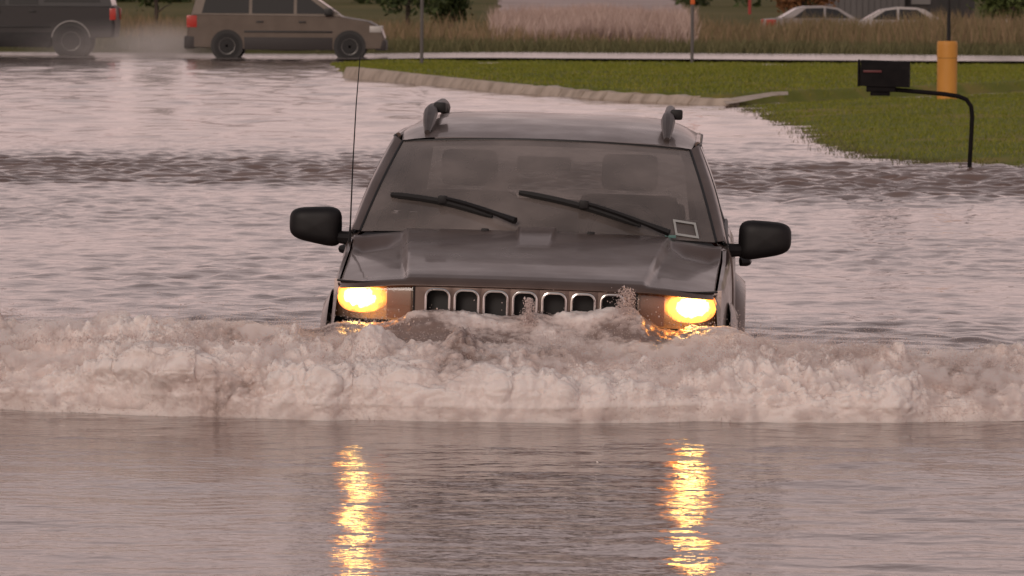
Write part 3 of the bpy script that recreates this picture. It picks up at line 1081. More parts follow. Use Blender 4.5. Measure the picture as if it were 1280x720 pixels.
        cc.add([(s * 0.842, 1.53, 1.122), (s * 0.884, 1.62, 1.105), (s * 0.895, 1.46, 1.07), (s * 0.872, 1.45, 1.088), (s * 0.862, 1.44, 1.095)], [(0, 1, 2, 3, 4)])
        cc.build('cowl_corner', 'paint', suv, 0)
        # roof edge and pillars along the side
        rail = MB()
        rail.tube([(s * 0.735, y, 1.55 + 0.012 * math.sin((y - 2.3) * 1.5)) for y in np.linspace(2.55, 4.36, 12)], 0.014, 8)
        rail.build('roof_edge', 'paint', suv)
        for ya, yb2, slope in ((2.74, 2.84, 0.0), (3.56, 3.68, 0.06), (4.28, 4.48, 0.14)):
            pm = MB()
            pm.add([side(ya, 0, s), side(yb2, 0, s), side(yb2 - slope, 1, s), side(ya - slope, 1, s),
                    side(ya, 0, s, -0.03), side(yb2, 0, s, -0.03), side(yb2 - slope, 1, s, -0.03), side(ya - slope, 1, s, -0.03)],
                   [(0, 1, 2, 3), (4, 5, 6, 7), (0, 1, 5, 4), (1, 2, 6, 5), (2, 3, 7, 6), (3, 0, 4, 7)])
            pm.build('side_pillar', 'seal', suv, 0)
        for (yb0, yb1, yt0, yt1) in ((1.64, 2.738, 2.44, 2.738), (2.842, 3.558, 2.842, 3.50), (3.682, 4.278, 3.622, 4.138)):
            def gp(u, v, yb0=yb0, yb1=yb1, yt0=yt0, yt1=yt1):
                a0, a1 = yb0 + (yt0 - yb0) * v, yb1 + (yt1 - yb1) * v
                return side(a0 + (a1 - a0) * u, v * 0.985 + 0.005, s, -0.008)
            link('side_window', patch(gp, 8, 8, 0, 1, 0, 1, flip=(s < 0), name='side_window'), 'sideglass', suv, 60)
        MB().tube([side(y, 0.0, s, 0.004) for y in np.linspace(1.62, 4.45, 14)], 0.012, 6).build('belt_moulding', 'seal', suv)
        MB().tube([side(1.63 + 0.80 * t, t, s, 0.006) for t in np.linspace(0.0, 1, 12)] + [(s * 0.748, y, 1.553) for y in np.linspace(2.5, 4.3, 6)], 0.008, 6).build('drip_rail', 'seal', suv)
        # doors
        for (d0, d1) in ((1.62, 2.76), (2.80, 3.62)):
            def dp(u, v, d0=d0, d1=d1):
                y = d0 + (d1 - d0) * u
                sc = section(y)[1:8]
                zz = np.array([q[1] for q in sc])
                xx = np.array([q[0] for q in sc])
                z = zz[0] + (zz[-1] - zz[0]) * v
                return (s * (float(np.interp(z, zz, xx)) + 0.006), y, z)
            d = link('door', patch(dp, 12, 16, 0, 1, 0, 1, flip=(s < 0), name='door'), 'paint', suv, 40)
            d.modifiers.new('thick', 'SOLIDIFY').thickness = 0.01
            d.modifiers['thick'].offset = 1 if False else -1
            hb = MB()
            yc = d1 - 0.14
            hb.tube([(s * 0.963, yc - 0.09, 0.985), (s * 0.995, yc - 0.075, 0.985), (s * 1.000, yc, 0.985), (s * 0.995, yc + 0.075, 0.985), (s * 0.963, yc + 0.09, 0.985)], 0.019, 8)
            hb.build('door_handle', 'black', d)
        # cladding along the doors and flares round the wheels
        cl_ = MB()
        cl_.box(min(s * 0.915, s * 0.944), max(s * 0.915, s * 0.944), 1.30, 3.05, 0.52, 0.66, 0.01)
        cl_.build('door_cladding', 'paint', suv)
        for yc in (0.86, 3.55):
            fl = MB()
            vs_, fs_ = [], []
            k_ = 1.25 if yc < 2 else 2.0
            prof = [(-0.03, 0.40), (0.012 * k_, 0.405), (0.030 * k_, 0.425), (0.028 * k_, 0.465), (0.004, 0.515)]
            for i in range(29):
                a = R(-8 + 196 * i / 28)
                for dx, rr_ in prof:
                    vs_.append((s * (wb(yc) + dx), yc + rr_ * math.cos(a), 0.37 + rr_ * math.sin(a)))
            for i in range(28):
                for q in range(4):
                    fs_.append((i * 5 + q, i * 5 + q + 1, i * 5 + q + 6, i * 5 + q + 5))
            fl.add(vs_, fs_)
            fl.build('wheel_flare', 'paint', suv, 50)
            MB().lathe([(s * 0.80, 0.41), (s * 0.913, 0.41)], 'x', (0, yc, 0.37), 28).build('wheel_well', 'black', suv)
            t_ = MB().lathe([(-0.11, 0.30), (-0.115, 0.345), (-0.08, 0.37), (0.08, 0.37), (0.115, 0.345), (0.11, 0.24), (0.09, 0.235)], 'x', (0, 0, 0), 32)
            wh = empty('wheel')
            wh.parent = suv
            wh.location = (s * 0.825, yc, 0.37)
            t_.build('tyre', 'rubber', wh)
            rm = MB().lathe([(s * 0.06, 0.235), (s * 0.113, 0.225), (s * 0.10, 0.20), (s * 0.085, 0.05), (s * 0.105, 0.03), (s * 0.108, 0.001)], 'x', (0, 0, 0), 20)
            rm.build('rim', 'alloy', wh)
        # mirrors
        mr_ = empty('mirror')
        mr_.parent = suv
        mr_.location = (s * 1.072, 1.80, 1.135)
        hv, hf = [], []
        nu, nv = 28, 14
        for j in range(nv + 1):
            ph = -math.pi / 2 + math.pi * j / nv
            for i in range(nu):
                th = 2 * math.pi * i / nu
                def sp_(c, e_):
                    return math.copysign(abs(c) ** e_, c)
                cx_ = sp_(math.cos(ph), 0.5) * sp_(math.cos(th), 0.5)
                cz_ = sp_(math.cos(ph), 0.5) * sp_(math.sin(th), 0.5)
                cy_ = sp_(math.sin(ph), 0.8)
                x = cx_ * 0.126
                z = cz_ * (0.088 - 0.010 * cx_) - 0.016 * cx_ * -1 * (1 if cz_ < 0 else 0.2) * 0.9
                y = cy_ * (0.07 if cy_ < 0 else 0.05)
                hv.append((s * x, y, z))
        for j in range(nv):
            for i in range(nu):
                hf.append((j * nu + i, j * nu + (i + 1) % nu, (j + 1) * nu + (i + 1) % nu, (j + 1) * nu + i))
        MB().add(hv, hf).build('mirror_housing', 'black', mr_, 60)
        arm = MB()
        arm.tube([(s * -0.195, -0.06, -0.055), (s * -0.14, -0.03, -0.055), (s * -0.08, 0.0, -0.05)], [0.036, 0.032, 0.03], 10)
        arm.build('mirror_arm', 'black', mr_)
        sail = MB()
        sail.add([(s * -0.18, -0.16, -0.10), (s * -0.172, 0.10, -0.085), (s * -0.205, 0.10, 0.05), (s * -0.20, -0.07, -0.02),
                  (s * -0.155, -0.12, -0.10), (s * -0.150, 0.08, -0.085), (s * -0.19, 0.08, 0.045), (s * -0.18, -0.05, -0.02)],
                 [(0, 1, 2, 3), (4, 5, 6, 7), (0, 1, 5, 4), (1, 2, 6, 5), (2, 3, 7, 6), (3, 0, 4, 7)])
        sail.build('mirror_sail', 'black', mr_, 0)
        MB().lathe([(0.046, 0.001), (0.052, 0.06), (0.054, 0.001)], 'y', (0, 0, 0), 20).build('mirror_glass', 'chrome', mr_)
        # roof rails with chunky front feet
        rr = empty('roof_rail')
        rr.parent = suv
        xr = 0.585
        pts, rad = [], []
        for y, dz, rd in ((2.40, -0.006, 0.014), (2.52, 0.024, 0.028), (2.66, 0.052, 0.036), (2.80, 0.062, 0.028), (3.0, 0.06, 0.019), (3.6, 0.06, 0.019), (3.85, 0.058, 0.026), (4.0, 0.045, 0.032), (4.12, 0.012, 0.02)):
            pts.append((s * (xr + 0.0), y, roof_z(xr, y) + dz))
            rad.append(rd)
        MB().tube(pts, rad, 10).build('rail_bar', 'railgrey', rr)
        clb = MB()
        zz = roof_z(xr, 2.82)
        clb.box(s * xr + 0.01, s * xr + 0.07, 2.76, 2.86, zz + 0.045, zz + 0.095, 0.012)
        clb.build('bar_clamp', 'black', rr)
        # tail lamps
        MB().box(min(s * 0.74, s * 0.865), max(s * 0.74, s * 0.865), 4.42, 4.53, 0.78, 1.06, 0.012).build('tail_light', 'redlens', suv)

    # ---- wipers
    def on_ws(u, t, lift=0.02):
        p = Vector(ws(u, t))
        return p + Vector((0, -0.5, 0.87)) * lift
    for tip, qm, piv in (((-0.895, 0.335), 0.42, (-0.125, 0.05)), ((-0.125, 0.365), 0.45, (0.735, 0.0))):
        wv = empty('wiper')
        wv.parent = suv
        def wc(q, tip=tip, piv=piv):
            return tip[0] + (piv[0] - tip[0]) * q, tip[1] + (piv[1] - tip[1]) * q + 0.045 * math.sin(math.pi * q)
        blade = [on_ws(*wc(q), 0.012) for q in np.linspace(0, 0.82, 12)]
        MB().tube(blade, [0.013] + [0.0165] * 9 + [0.014, 0.008], 6).build('wiper_blade', 'rubber', wv)
        arm = [on_ws(*wc(q), 0.036) for q in np.linspace(qm, 1.0, 10)]
        MB().tube(arm, [0.009, 0.010, 0.011, 0.011, 0.011, 0.012, 0.012, 0.013, 0.016, 0.018], 6).build('wiper_arm', 'black', wv)
        c = on_ws(*wc(qm), 0.024)
        MB().box(c.x - 0.022, c.x + 0.022, c.y - 0.024, c.y + 0.024, c.z - 0.018, c.z + 0.020, 0.006).build('wiper_bracket', 'black', wv)
    # cowl panel under the glass and washer jets
    def cowl_pt(u, v):
        a = Vector(ws(u * 0.97, 0.0))
        bq = Vector(hood_pt(u * 0.98, 1.0)) + Vector((0, -0.01, -0.004))
        return tuple(a * v + bq * (1 - v) + Vector((0, 0, -0.006)))
    link('cowl_panel', patch(cowl_pt, 40, 4, name='cowl_panel'), 'black', suv, 60)
    for u in (-0.29, 0.30):
        p = Vector(ws(u, 0.0))
        MB().box(p.x - 0.018, p.x + 0.018, p.y - 0.05, p.y - 0.01, p.z - 0.012, p.z + 0.018, 0.006).build('washer_jet', 'black', suv)
    # antenna on the fender
    MB().tube([(-0.884, 1.42, 1.05), (-0.882, 1.43, 1.16), (-0.879, 1.44, 1.45), (-0.873, 1.46, 1.72), (-0.862, 1.48, 1.955)], [0.011, 0.0042, 0.0034, 0.003, 0.0025], 6).build('antenna', 'black', suv)
    # registration sticker inside the lower corner
    st = MB()
    uu0, uu1, t0, t1 = 0.775, 0.905, 0.035, 0.185
    def stp(a, b_):
        p = Vector(ws(uu0 + (uu1 - uu0) * a, t0 + (t1 - t0) * b_ - 0.02 * a))
        return (p.x, p.y - 0.004, p.z + 0.005)
    fw = 0.10
    ring_o = [(0, 0), (1, 0), (1, 1), (0, 1)]
    ring_i = [(fw, fw * 1.4), (1 - fw, fw * 1.4), (1 - fw, 1 - fw * 1.4), (fw, 1 - fw * 1.4)]
    st.add([stp(*p) for p in ring_o + ring_i], [(k, (k + 1) % 4, 4 + (k + 1) % 4, 4 + k) for k in range(4)])
    st.build('windshield_sticker', 'sticker', suv, 0)
    p = Vector(ws(0.745, 0.02))
    MB().box(p.x - 0.026, p.x + 0.026, p.y - 0.035, p.y - 0.025, p.z - 0.002, p.z + 0.012, 0.003).build('sticker_tab', 'teal', suv)

    # ---- cabin
    dash = MB()
    dash.add([(x, y, z) for x in (-0.80, 0.80) for y, z in ((1.60, 1.09), (1.9, 1.13), (2.05, 1.10), (2.1, 0.8), (1.6, 0.7))],
             [(0, 1, 2, 3, 4), (5, 6, 7, 8, 9)] + [(k, (k + 1) % 5, 5 + (k + 1) % 5, 5 + k) for k in range(5)])
    dash.build('dashboard', 'cabin', suv, 20)
    MB().box(-0.82, 0.82, 1.6, 4.3, 0.36, 0.42).build('cabin_floor', 'cabin', suv)
    MB().tube([(0.40 + 0.185 * math.cos(a), 2.20 - 0.05 * math.sin(a), 1.10 + 0.17 * math.sin(a)) for a in np.linspace(0, 2 * math.pi, 24, endpoint=False)], 0.015, 8, closed=True).build('steering_wheel', 'black', suv)
    for s in (-1, 1):
        se = empty('front_seat')
        se.parent = suv
        se.location = (s * 0.40, 2.75, 0.42)
        MB().box(-0.25, 0.25, -0.28, 0.25, 0.10, 0.30, 0.05).build('cushion', 'seat', se)
        MB().box(-0.25, 0.25, 0.16, 0.34, 0.28, 0.86, 0.06).build('backrest', 'seat', se)
        MB().box(-0.14, 0.14, 0.22, 0.34, 0.88, 1.06, 0.04).build('headrest', 'seat', se)
    MB().box(-0.68, 0.68, 3.55, 3.75, 0.5, 1.22, 0.05).build('rear_seat', 'seat', suv)
    rv = Vector(ws(0.0, 0.80))
    MB().box(-0.13, 0.13, rv.y + 0.06, rv.y + 0.09, rv.z - 0.07, rv.z - 0.005, 0.012).build('rear_view_mirror', 'black', suv)
    # rear glass and tailgate
    def rg(u, v):
        a = (0.72 * u, 4.47 - 0.02 * u * u, 1.10)
        c = (0.66 * u, 4.37 - 0.02 * u * u, 1.565)
        return tuple(np.array(a) * (1 - v) + np.array(c) * v)
    link('rear_window', patch(rg, 12, 6, flip=True, name='rear_window'), 'rearglass', suv, 60)
    for s in (-1, 1):
        cp = MB()
        a0, a1 = rg(s * 0.97, 0), rg(s * 0.97, 1)
        b0, b1 = side(4.47, 0, s), side(4.33, 1, s)
        cp.add([a0, b0, b1, a1] + [(p[0], p[1] - 0.03, p[2]) for p in (a0, b0, b1, a1)], [(0, 1, 2, 3), (4, 5, 6, 7), (0, 1, 5, 4), (1, 2, 6, 5), (2, 3, 7, 6), (3, 0, 4, 7)])
        cp.build('rear_pillar', 'paint', suv, 0)
    MB().box(-0.78, 0.78, 4.46, 4.525, 0.42, 1.10, 0.015).build('tailgate', 'paint', suv)
    return suv


build_suv()


# ------------------------------------------------------------------ lawns, kerb, road, fields
def poly_sdf(X, Y, poly):
    """signed distance, positive inside"""
    P = np.array(poly, float)
    Q = np.roll(P, -1, axis=0)
    d = np.full(X.shape, 1e9)
    inside = np.zeros(X.shape, bool)
    for (ax, ay), (bx, by) in zip(P, Q):
        ex, ey = bx - ax, by - ay
        t = np.clip(((X - ax) * ex + (Y - ay) * ey) / (ex * ex + ey * ey + 1e-12), 0, 1)
        d = np.minimum(d, np.hypot(X - ax - ex * t, Y - ay - ey * t))
        c = ((ay > Y) != (by > Y)) & (X < (bx - ax) * (Y - ay) / (by - ay + 1e-12) + ax)
        inside ^= c
    return np.where(inside, d, -d)


kerb_px = [(428, 97), (470, 101), (530, 107), (590, 112.5), (640, 117), (700, 121.5), (760, 125.5), (830, 129.5), (880, 132), (912, 133)]
kerb_line = [at(a, b_).xy for a, b_ in kerb_px]
KX = np.array([p.x for p in kerb_line])
KY = np.array([p.y for p in kerb_line])

# upper lawn: from the kerb back to the road
up_poly = [(p.x, p.y) for p in kerb_line] + [(at(1000, 127).x, at(1000, 127).y), (at(1290, 114).x, at(1290, 114).y), (60, 96), (60, 134.3), (-3.6, 134.3), (-4.6, 128), (-3.75, 116)]
lo_edge = [at(925, 134), at(950, 145), at(1000, 166), at(1040, 184), at(1075, 197), at(1150, 205), at(1290, 211)]
lo_poly = [(p.x, p.y) for p in lo_edge] + [(14, 54.5), (60, 50), (60, 95.5)] + [(at(1290, 116.5).x, at(1290, 116.5).y), (at(1000, 129).x, at(1000, 129).y)]


def lawn(name, label, poly, xr, yr, nx, ny, base, rise, width, edge, inset):
    xs = np.concatenate([np.linspace(xr[0], 16, nx), [18, 22, 30, 42, xr[1]]])
    ys = np.linspace(*yr, ny)
    X, Y = np.meshgrid(xs, ys)
    d = poly_sdf(X, Y, poly) - inset + edge * pnoise(X * 0.9, Y * 0.35, 2.2)
    Z = np.where(d < 0, np.maximum(-0.3, d * 0.3), base * sstep(0, width, d) + (rise * sstep(0, 14, d) if rise > 0 else rise * sstep(108, 130, Y))) + 0.03 * pnoise(X * 0.7, Y * 0.3, 5.0) * sstep(0, 1, d)
    me = np_mesh(name, np.stack([X.ravel(), Y.ravel(), Z.ravel()], 1), grid_faces(ny, len(xs)))
    o = tag(link(name, me, 'lawn', None, 0), label, kind='structure')
    from mathutils.bvhtree import BVHTree
    return o, X, Y, Z, d


upper, UX, UY, UZ, UD = lawn('lawn', 'mown grass between the kerb and the road', up_poly, (-6, 60), (84, 135), 260, 300, 0.17, -0.15, 0.16, 0.0, 0.12)
lower, LX, LY, LZ, LD = lawn('grass_bank', 'mown grass bank behind the mailbox sloping into the flood', lo_poly, (2.8, 60), (49, 97), 150, 240, 0.06, 0.30, 1.2, 0.25, 0.0)


def bil(xs, ys, Z, x, y):
    ix = np.clip(np.searchsorted(xs, x) - 1, 0, len(xs) - 2)
    iy = np.clip(np.searchsorted(ys, y) - 1, 0, len(ys) - 2)
    fx = np.clip((x - xs[ix]) / (xs[ix + 1] - xs[ix]), 0, 1)
    fy = np.clip((y - ys[iy]) / (ys[iy + 1] - ys[iy]), 0, 1)
    return (Z[iy, ix] * (1 - fx) * (1 - fy) + Z[iy, ix + 1] * fx * (1 - fy) + Z[iy + 1, ix] * (1 - fx) * fy + Z[iy + 1, ix + 1] * fx * fy)


def blades(name, label, x, y, z, h, w, lean, m, bend=True):
    """one two-piece blade at each point"""
    n = len(x)
    a = rng.uniform(0, 2 * math.pi, n)
    dx, dy = np.cos(a) * w / 2, np.sin(a) * w / 2
    la = rng.uniform(0, 2 * math.pi, n)
    lx, ly = np.cos(la) * lean * h, np.sin(la) * lean * h
    V = np.empty((n, 5, 3))
    V[:, 0] = np.stack([x - dx, y - dy, z], 1)
    V[:, 1] = np.stack([x + dx, y + dy, z], 1)
    V[:, 2] = np.stack([x + dx * .75 + lx * .4, y + dy * .75 + ly * .4, z + h * .55], 1)
    V[:, 3] = np.stack([x - dx * .75 + lx * .4, y - dy * .75 + ly * .4, z + h * .55], 1)
    V[:, 4] = np.stack([x + lx, y + ly, z + h], 1)
    i = (np.arange(n) * 5)[:, None]
    F = np.concatenate([i + np.array([[0, 1, 2]]), i + np.array([[0, 2, 3]]), i + np.array([[3, 2, 4]])])
    me = np_mesh(name, V.reshape(-1, 3), F)
    return tag(link(name, me, m, None, 0), label, kind='stuff')


def scatter(X, Y, Z, D, n, xr, yr, dmin):
    xs, ys = X[0], Y[:, 0]
    x = rng.uniform(*xr, n)
    y = rng.uniform(*yr, n)
    d = bil(xs, ys, D, x, y)
    k = d > dmin
    x, y = x[k], y[k]
    return x, y, bil(xs, ys, Z, x, y)


x, y, z = scatter(LX, LY, LZ, LD, 42000, (3.2, 10.0), (53, 96), 0.04)
blades('lawn_grass', 'short green blades on the bank behind the mailbox', x, y, z - 0.005, rng.uniform(0.025, 0.055, len(x)), rng.uniform(0.008, 0.016, len(x)), 0.6, 'blade')
x, y, z = scatter(UX, UY, UZ, UD, 90000, (-4.8, 14), (84, 134.2), 0.05)
blades('lawn_grass', 'short green blades on the lawn above the kerb', x, y, z - 0.005, rng.uniform(0.03, 0.065, len(x)), rng.uniform(0.012, 0.022, len(x)), 0.6, 'blade')
# longer tufts where the bank meets the water
k = 3500
q = rng.uniform(0, 1, k)
ex = np.interp(q, np.linspace(0, 1, 7), [p.x for p in lo_edge]) + rng.normal(0.12, 0.16, k)
ey = np.interp(q, np.linspace(0, 1, 7), [p.y for p in lo_edge]) + rng.normal(0.3, 0.5, k)
blades('bank_grass', 'straggling tufts where the grass bank meets the flood', ex, ey, np.full(k, -0.02), rng.uniform(0.02, 0.08, k), rng.uniform(0.008, 0.014, k), 0.7, 'verge')

# kerb of cast blocks
kerb = empty('kerb', (KX[4], KY[4], 0))
tag(kerb, 'pale concrete kerb curving along the lawn edge', kind='structure')
seglen = np.concatenate([[0], np.cumsum(np.hypot(np.diff(KX), np.diff(KY)))])
NB = 22
for i in range(NB):
    s0, s1 = seglen[-1] * i / NB, seglen[-1] * (i + 1) / NB
    rough_end = i >= 14
    mb = MB()
    k = 5
    vs = []
    gap = 0.006 if not rough_end else 0.03
    top = 0.215 - 0.0045 * i + random.uniform(-0.002, 0.002) * (8 if rough_end else 1)
    for j in range(k):
        sj = s0 + gap + (s1 - s0 - 2 * gap) * j / (k - 1)
        x_, y_ = float(np.interp(sj, seglen, KX)), float(np.interp(sj, seglen, KY))
        x2, y2 = float(np.interp(sj + 0.3, seglen, KX)), float(np.interp(sj + 0.3, seglen, KY))
        x3, y3 = float(np.interp(sj - 0.3, seglen, KX)), float(np.interp(sj - 0.3, seglen, KY))
        t = Vector((x2 - x3, y2 - y3, 0)).normalized()
        nrm = Vector((-t.y, t.x, 0))
        jit = random.uniform(-0.02, 0.02) if rough_end else 0
        for off, zz in ((-0.02, -0.2), (0.0, 0.02), (0.05, top - 0.05 + jit), (0.08, top + jit), (0.24, top + 0.005 + jit), (0.24, -0.2)):
            p_ = Vector((x_, y_, zz)) + nrm * off - KERB_O if False else Vector((x_ - KX[4], y_ - KY[4], zz)) + nrm * off
            vs.append(p_)
    fs = [tuple(range(6)), tuple((k - 1) * 6 + q for q in range(6))]
    for j in range(k - 1):
        for q in range(6):
            fs.append((j * 6 + q, j * 6 + (q + 1) % 6, (j + 1) * 6 + (q + 1) % 6, (j + 1) * 6 + q))
    mb.add(vs, fs)
    mb.build('kerb_block', 'concrete', kerb, 25)

# path between the two lawns
pp = [at(905, 133.0), at(925, 132), at(945, 131), at(965, 130), at(985, 129)]
pv, pf = [], []
for i, p in enumerate(pp):
    w_ = [0.8, 0.9, 0.6, 0.35, 0.1][i]
    for o_, zz in ((-w_, 0.05), (w_ * 0.6, 0.10)):
        pv.append((p.x, p.y + o_, zz + 0.03 * min(i, 3)))
for i in range(len(pp) - 1):
    pf.append((2 * i, 2 * i + 2, 2 * i + 3, 2 * i + 1))
tag(link('path', np_mesh('path', pv, pf), 'concrete', None, 0), 'narrow pale concrete strip between the two lawns', kind='structure')

# road behind the lawn, barely above the flood
xs = np.linspace(-60, 60, 240)
ys = np.linspace(134.4, 146.5, 40)
X, Y = np.meshgrid(xs, ys)
Z = 0.016 + 0.012 * pnoise(X * 0.15, Y * 0.4, 1.0) + 0.085 * sstep(-6, 0, X)
tag(link('road', np_mesh('road', np.stack([X.ravel(), Y.ravel(), Z.ravel()], 1), grid_faces(len(ys), len(xs))), 'road', None, 0), 'wet pale road crossing behind the lawn', kind='structure')

# field beyond, out to the horizon
xs = np.concatenate([[-1500, -600, -200, -100], np.linspace(-60, 60, 90), [100, 200, 600, 1500]])
ys = np.concatenate([np.linspace(146.3, 260, 90), [290, 330, 400, 520, 700, 1000, 1500, 2600]])
X, Y = np.meshgrid(xs, ys)
Z = -0.03 + 0.16 * sstep(146.3, 148.5, Y) + 0.10 * pnoise(X * 0.08, Y * 0.05, 3.0) * sstep(147, 160, Y) * (1 - sstep(200, 240, Y)) - 0.31 * sstep(178, 190, Y) * sstep(5.5, 8.5, X) * (1 - sstep(205, 215, Y))
tag(link('field', np_mesh('field', np.stack([X.ravel(), Y.ravel(), Z.ravel()], 1), grid_faces(len(ys), len(xs))), 'field', None, 0), 'rough green and brown field beyond the road', kind='structure')
# bare pale lot further off
M['gravel'] = mat('pale_gravel', (0.5, 0.4, 0.37), 0.8)
noise_color(M['gravel'], [(0.3, (0.36, 0.275, 0.25)), (0.7, (0.55, 0.43, 0.40))], 0.06, 8, (1, 0.25, 1))
lv = []
for yy in np.linspace(215, 900, 24):
    wob = 8 * float(pnoise(0.3, yy * 0.03, 1.0))
    lv += [(at_d(622 + wob, yy), yy, 0.22), (at_d(858 - wob * 0.7 - max(0, yy - 330) * 0.05, yy), yy, 0.22)]
tag(link('gravel_lot', np_mesh('gravel_lot', lv, [(2 * i, 2 * i + 1, 2 * i + 3, 2 * i + 2) for i in range(23)]), 'gravel', None, 0), 'bare pale gravel lot beyond the tall grass', kind='structure')

# tall grass: verge, brown heads, pale plumes in the middle
n = 26000
x, y = rng.uniform(-24, 26, n), 147.0 + rng.uniform(0, 1, n) ** 0.8 * 7
blades('verge_grass', 'low grey green grass along the far edge of the road', x, y, np.full(n, 0.08), rng.uniform(0.15, 0.42, n), rng.uniform(0.02, 0.04, n), 0.45, 'verge')
n = 70000
x, y = rng.uniform(-30, 32, n), 152 + rng.uniform(0, 1, n) * 42
dens = pnoise(x * 0.16, y * 0.08, 7.7) + 0.55
px_ = 640 + x / y * FPX
gapz = (np.abs(px_ - 740) < 125) & (y > 166)
k = (rng.uniform(0, 1, n) < dens) & ~gapz
x, y = x[k], y[k]
hh = (1 + 0.35 * sstep(8, 11, x)) * rng.uniform(0.45, 0.95, len(x)) * (0.8 + 0.5 * np.clip(pnoise(x * 0.3, y * 0.1, 1.1), -0.5, 1))
blades('tall_grass', 'tall brown and reddish grass beyond the road', x, y, np.full(len(x), 0.1), hh, rng.uniform(0.025, 0.05, len(x)), 0.3, 'tall')
n = 26000
y = 160 + rng.uniform(0, 1, n) ** 1.5 * 110
x = at_d(740 + rng.normal(0, 66, n), 1.0) * y
k = np.abs(640 + x / y * FPX - 740) < 128
x, y = x[k], y[k]
blades('plume_grass', 'pale pinkish plumes of seeding grass beyond the road', x, y, np.full(len(x), 0.1), rng.uniform(0.35, 1.0, len(x)) * (0.7 + 0.6 * np.clip(0.5 + pnoise(x * 0.4, y * 0.1, 3.0), 0, 1)), rng.uniform(0.02, 0.045, len(x)), 0.35, 'plume')


# ------------------------------------------------------------------ mailbox, bollard, posts
M['matte_black'] = mat('weathered_black_enamel', (0.007, 0.0055, 0.006), 0.75, spec=0.15)
noise_color(M['matte_black'], [(0.3, (0.005, 0.004, 0.0045)), (0.7, (0.012, 0.0095, 0.0095))], 9, 6)


def mailbox():
    p = at(1212, 212)
    s = FPX / p.y
    o = empty('mailbox', (p.x, p.y, 0))
    tag(o, 'black mailbox cantilevered on a bent metal post standing in the flood edge', 'mailbox')
    def L(px, py):
        return ((px - 1212) / s, (212 - py) / s)
    post = []
    pts = [(1212, 224), (1212, 205), (1213.5, 170), (1214.5, 146), (1213, 133), (1207, 124.5), (1197, 120.5), (1180, 118), (1150, 115.5), (1124, 113.5), (1096, 112)]
    for a, b_ in pts:
        q = L(a, b_)
        post.append((q[0], 0, q[1]))
    MB().tube(post, 0.024, 10).build('post', 'matte_black', o)
    # box: half round top seen from the side, a little turned
    bx0, bz0 = L(1075, 114)
    bx1, bz1 = L(1136, 78)
    w = 0.10
    cs = [(-w, 0), (w, 0), (w, 0.17)] + [(w * math.cos(a), 0.17 + 0.10 * math.sin(a)) for a in np.linspace(0.15, math.pi - 0.15, 11)] + [(-w, 0.17)]
    vs, fs = [], []
    n = len(cs)
    for q, xx in enumerate((bx0, bx1)):
        tilt = -0.012 * q
        vs += [(xx, cy_, bz0 + 0.045 + cz_ + tilt) for cy_, cz_ in cs]
    fs = [tuple(range(n)), tuple(range(n, 2 * n))] + [(k, (k + 1) % n, n + (k + 1) % n, n + k) for k in range(n)]
    MB().add(vs, fs).build('box', 'matte_black', o, 40)
    # door with its lip, hanging latch, carrier bracket, flag
    vs = [(bx0 - 0.012, cy_ * 1.06, bz0 + 0.04 + cz_ * 1.03) for cy_, cz_ in cs] + [(bx0 - 0.03, cy_ * 1.06, bz0 + 0.04 + cz_ * 1.03) for cy_, cz_ in cs]
    MB().add(vs, [tuple(range(n)), tuple(range(n, 2 * n))] + [(k, (k + 1) % n, n + (k + 1) % n, n + k) for k in range(n)]).build('door', 'matte_black', o, 40)
    MB().box(bx0 + 0.06, bx0 + 0.36, -0.08, 0.08, bz0 - 0.015, bz0 + 0.043, 0.006).build('bracket', 'matte_black', o)
    MB().box(bx0 + 0.10, bx0 + 0.30, -0.06, 0.06, bz0 - 0.055, bz0 - 0.017, 0.006).build('carrier', 'matte_black', o)
    MB().box(bx0 + 0.03, bx0 + 0.22, -0.112, -0.102, bz0 + 0.185, bz0 + 0.21, 0.003).build('flag', mat('faded_red_flag', (0.10, 0.012, 0.014), 0.5), o)
    o.rotation_euler = (0, 0, R(-7))


mailbox()


def bollard():
    p = at(1183.5, 118.5, 0.14)
    o = empty('bollard', (p.x, p.y, 0.12))
    tag(o, 'yellow plastic marker post on the lawn with a thin black rod rising from it', 'bollard')
    r = 0.165
    MB().lathe([(-0.1, r), (0.62, r)], 'z', n=28).build('sleeve', 'yellow', o)
    MB().lathe([(0.626, r * 1.03), (0.84, r * 1.03), (0.88, r * 1.0), (0.90, r * 0.92), (0.902, 0.01)], 'z', n=28).build('cap', 'yellow', o)
    MB().lathe([(0.618, r * 0.96), (0.63, r * 0.96)], 'z', n=28).build('joint', 'seal', o)
    MB().tube([(0.02, 0, 0.88), (0.02, 0, 1.5), (0.015, 0, 2.6)], [0.034, 0.028, 0.022], 8).build('rod', 'black', o)


bollard()


def thin_post(px, base_y, label, top_mat=None, r=0.04, h=2.3, name='signpost', m='steel', z0=0.1):
    p = at(px, base_y, z0)
    o = empty(name, (p.x, p.y, z0))
    tag(o, label, 'post')
    MB().tube([(0, 0, -0.2), (0, 0, 1.3), (0.01, 0, h)], r, 8).build('shaft', m, o)
    for zz in np.arange(0.9, h - 0.1, 0.35):
        MB().tube([(0, -r, zz), (0, -r - 0.006, zz)], 0.008, 6).build('bolt', 'seal', o)
    if top_mat:
        MB().box(-0.055, 0.055, -r - 0.02, -r - 0.003, 1.36, h - 0.05, 0.004).build('marker', top_mat, o)
    return o


thin_post(527, 76, 'thin dark steel post at the road edge in front of the dark shrub')
thin_post(865, 74.5, 'thin steel post with an orange marker at its top, beside the pale grass', 'orange')


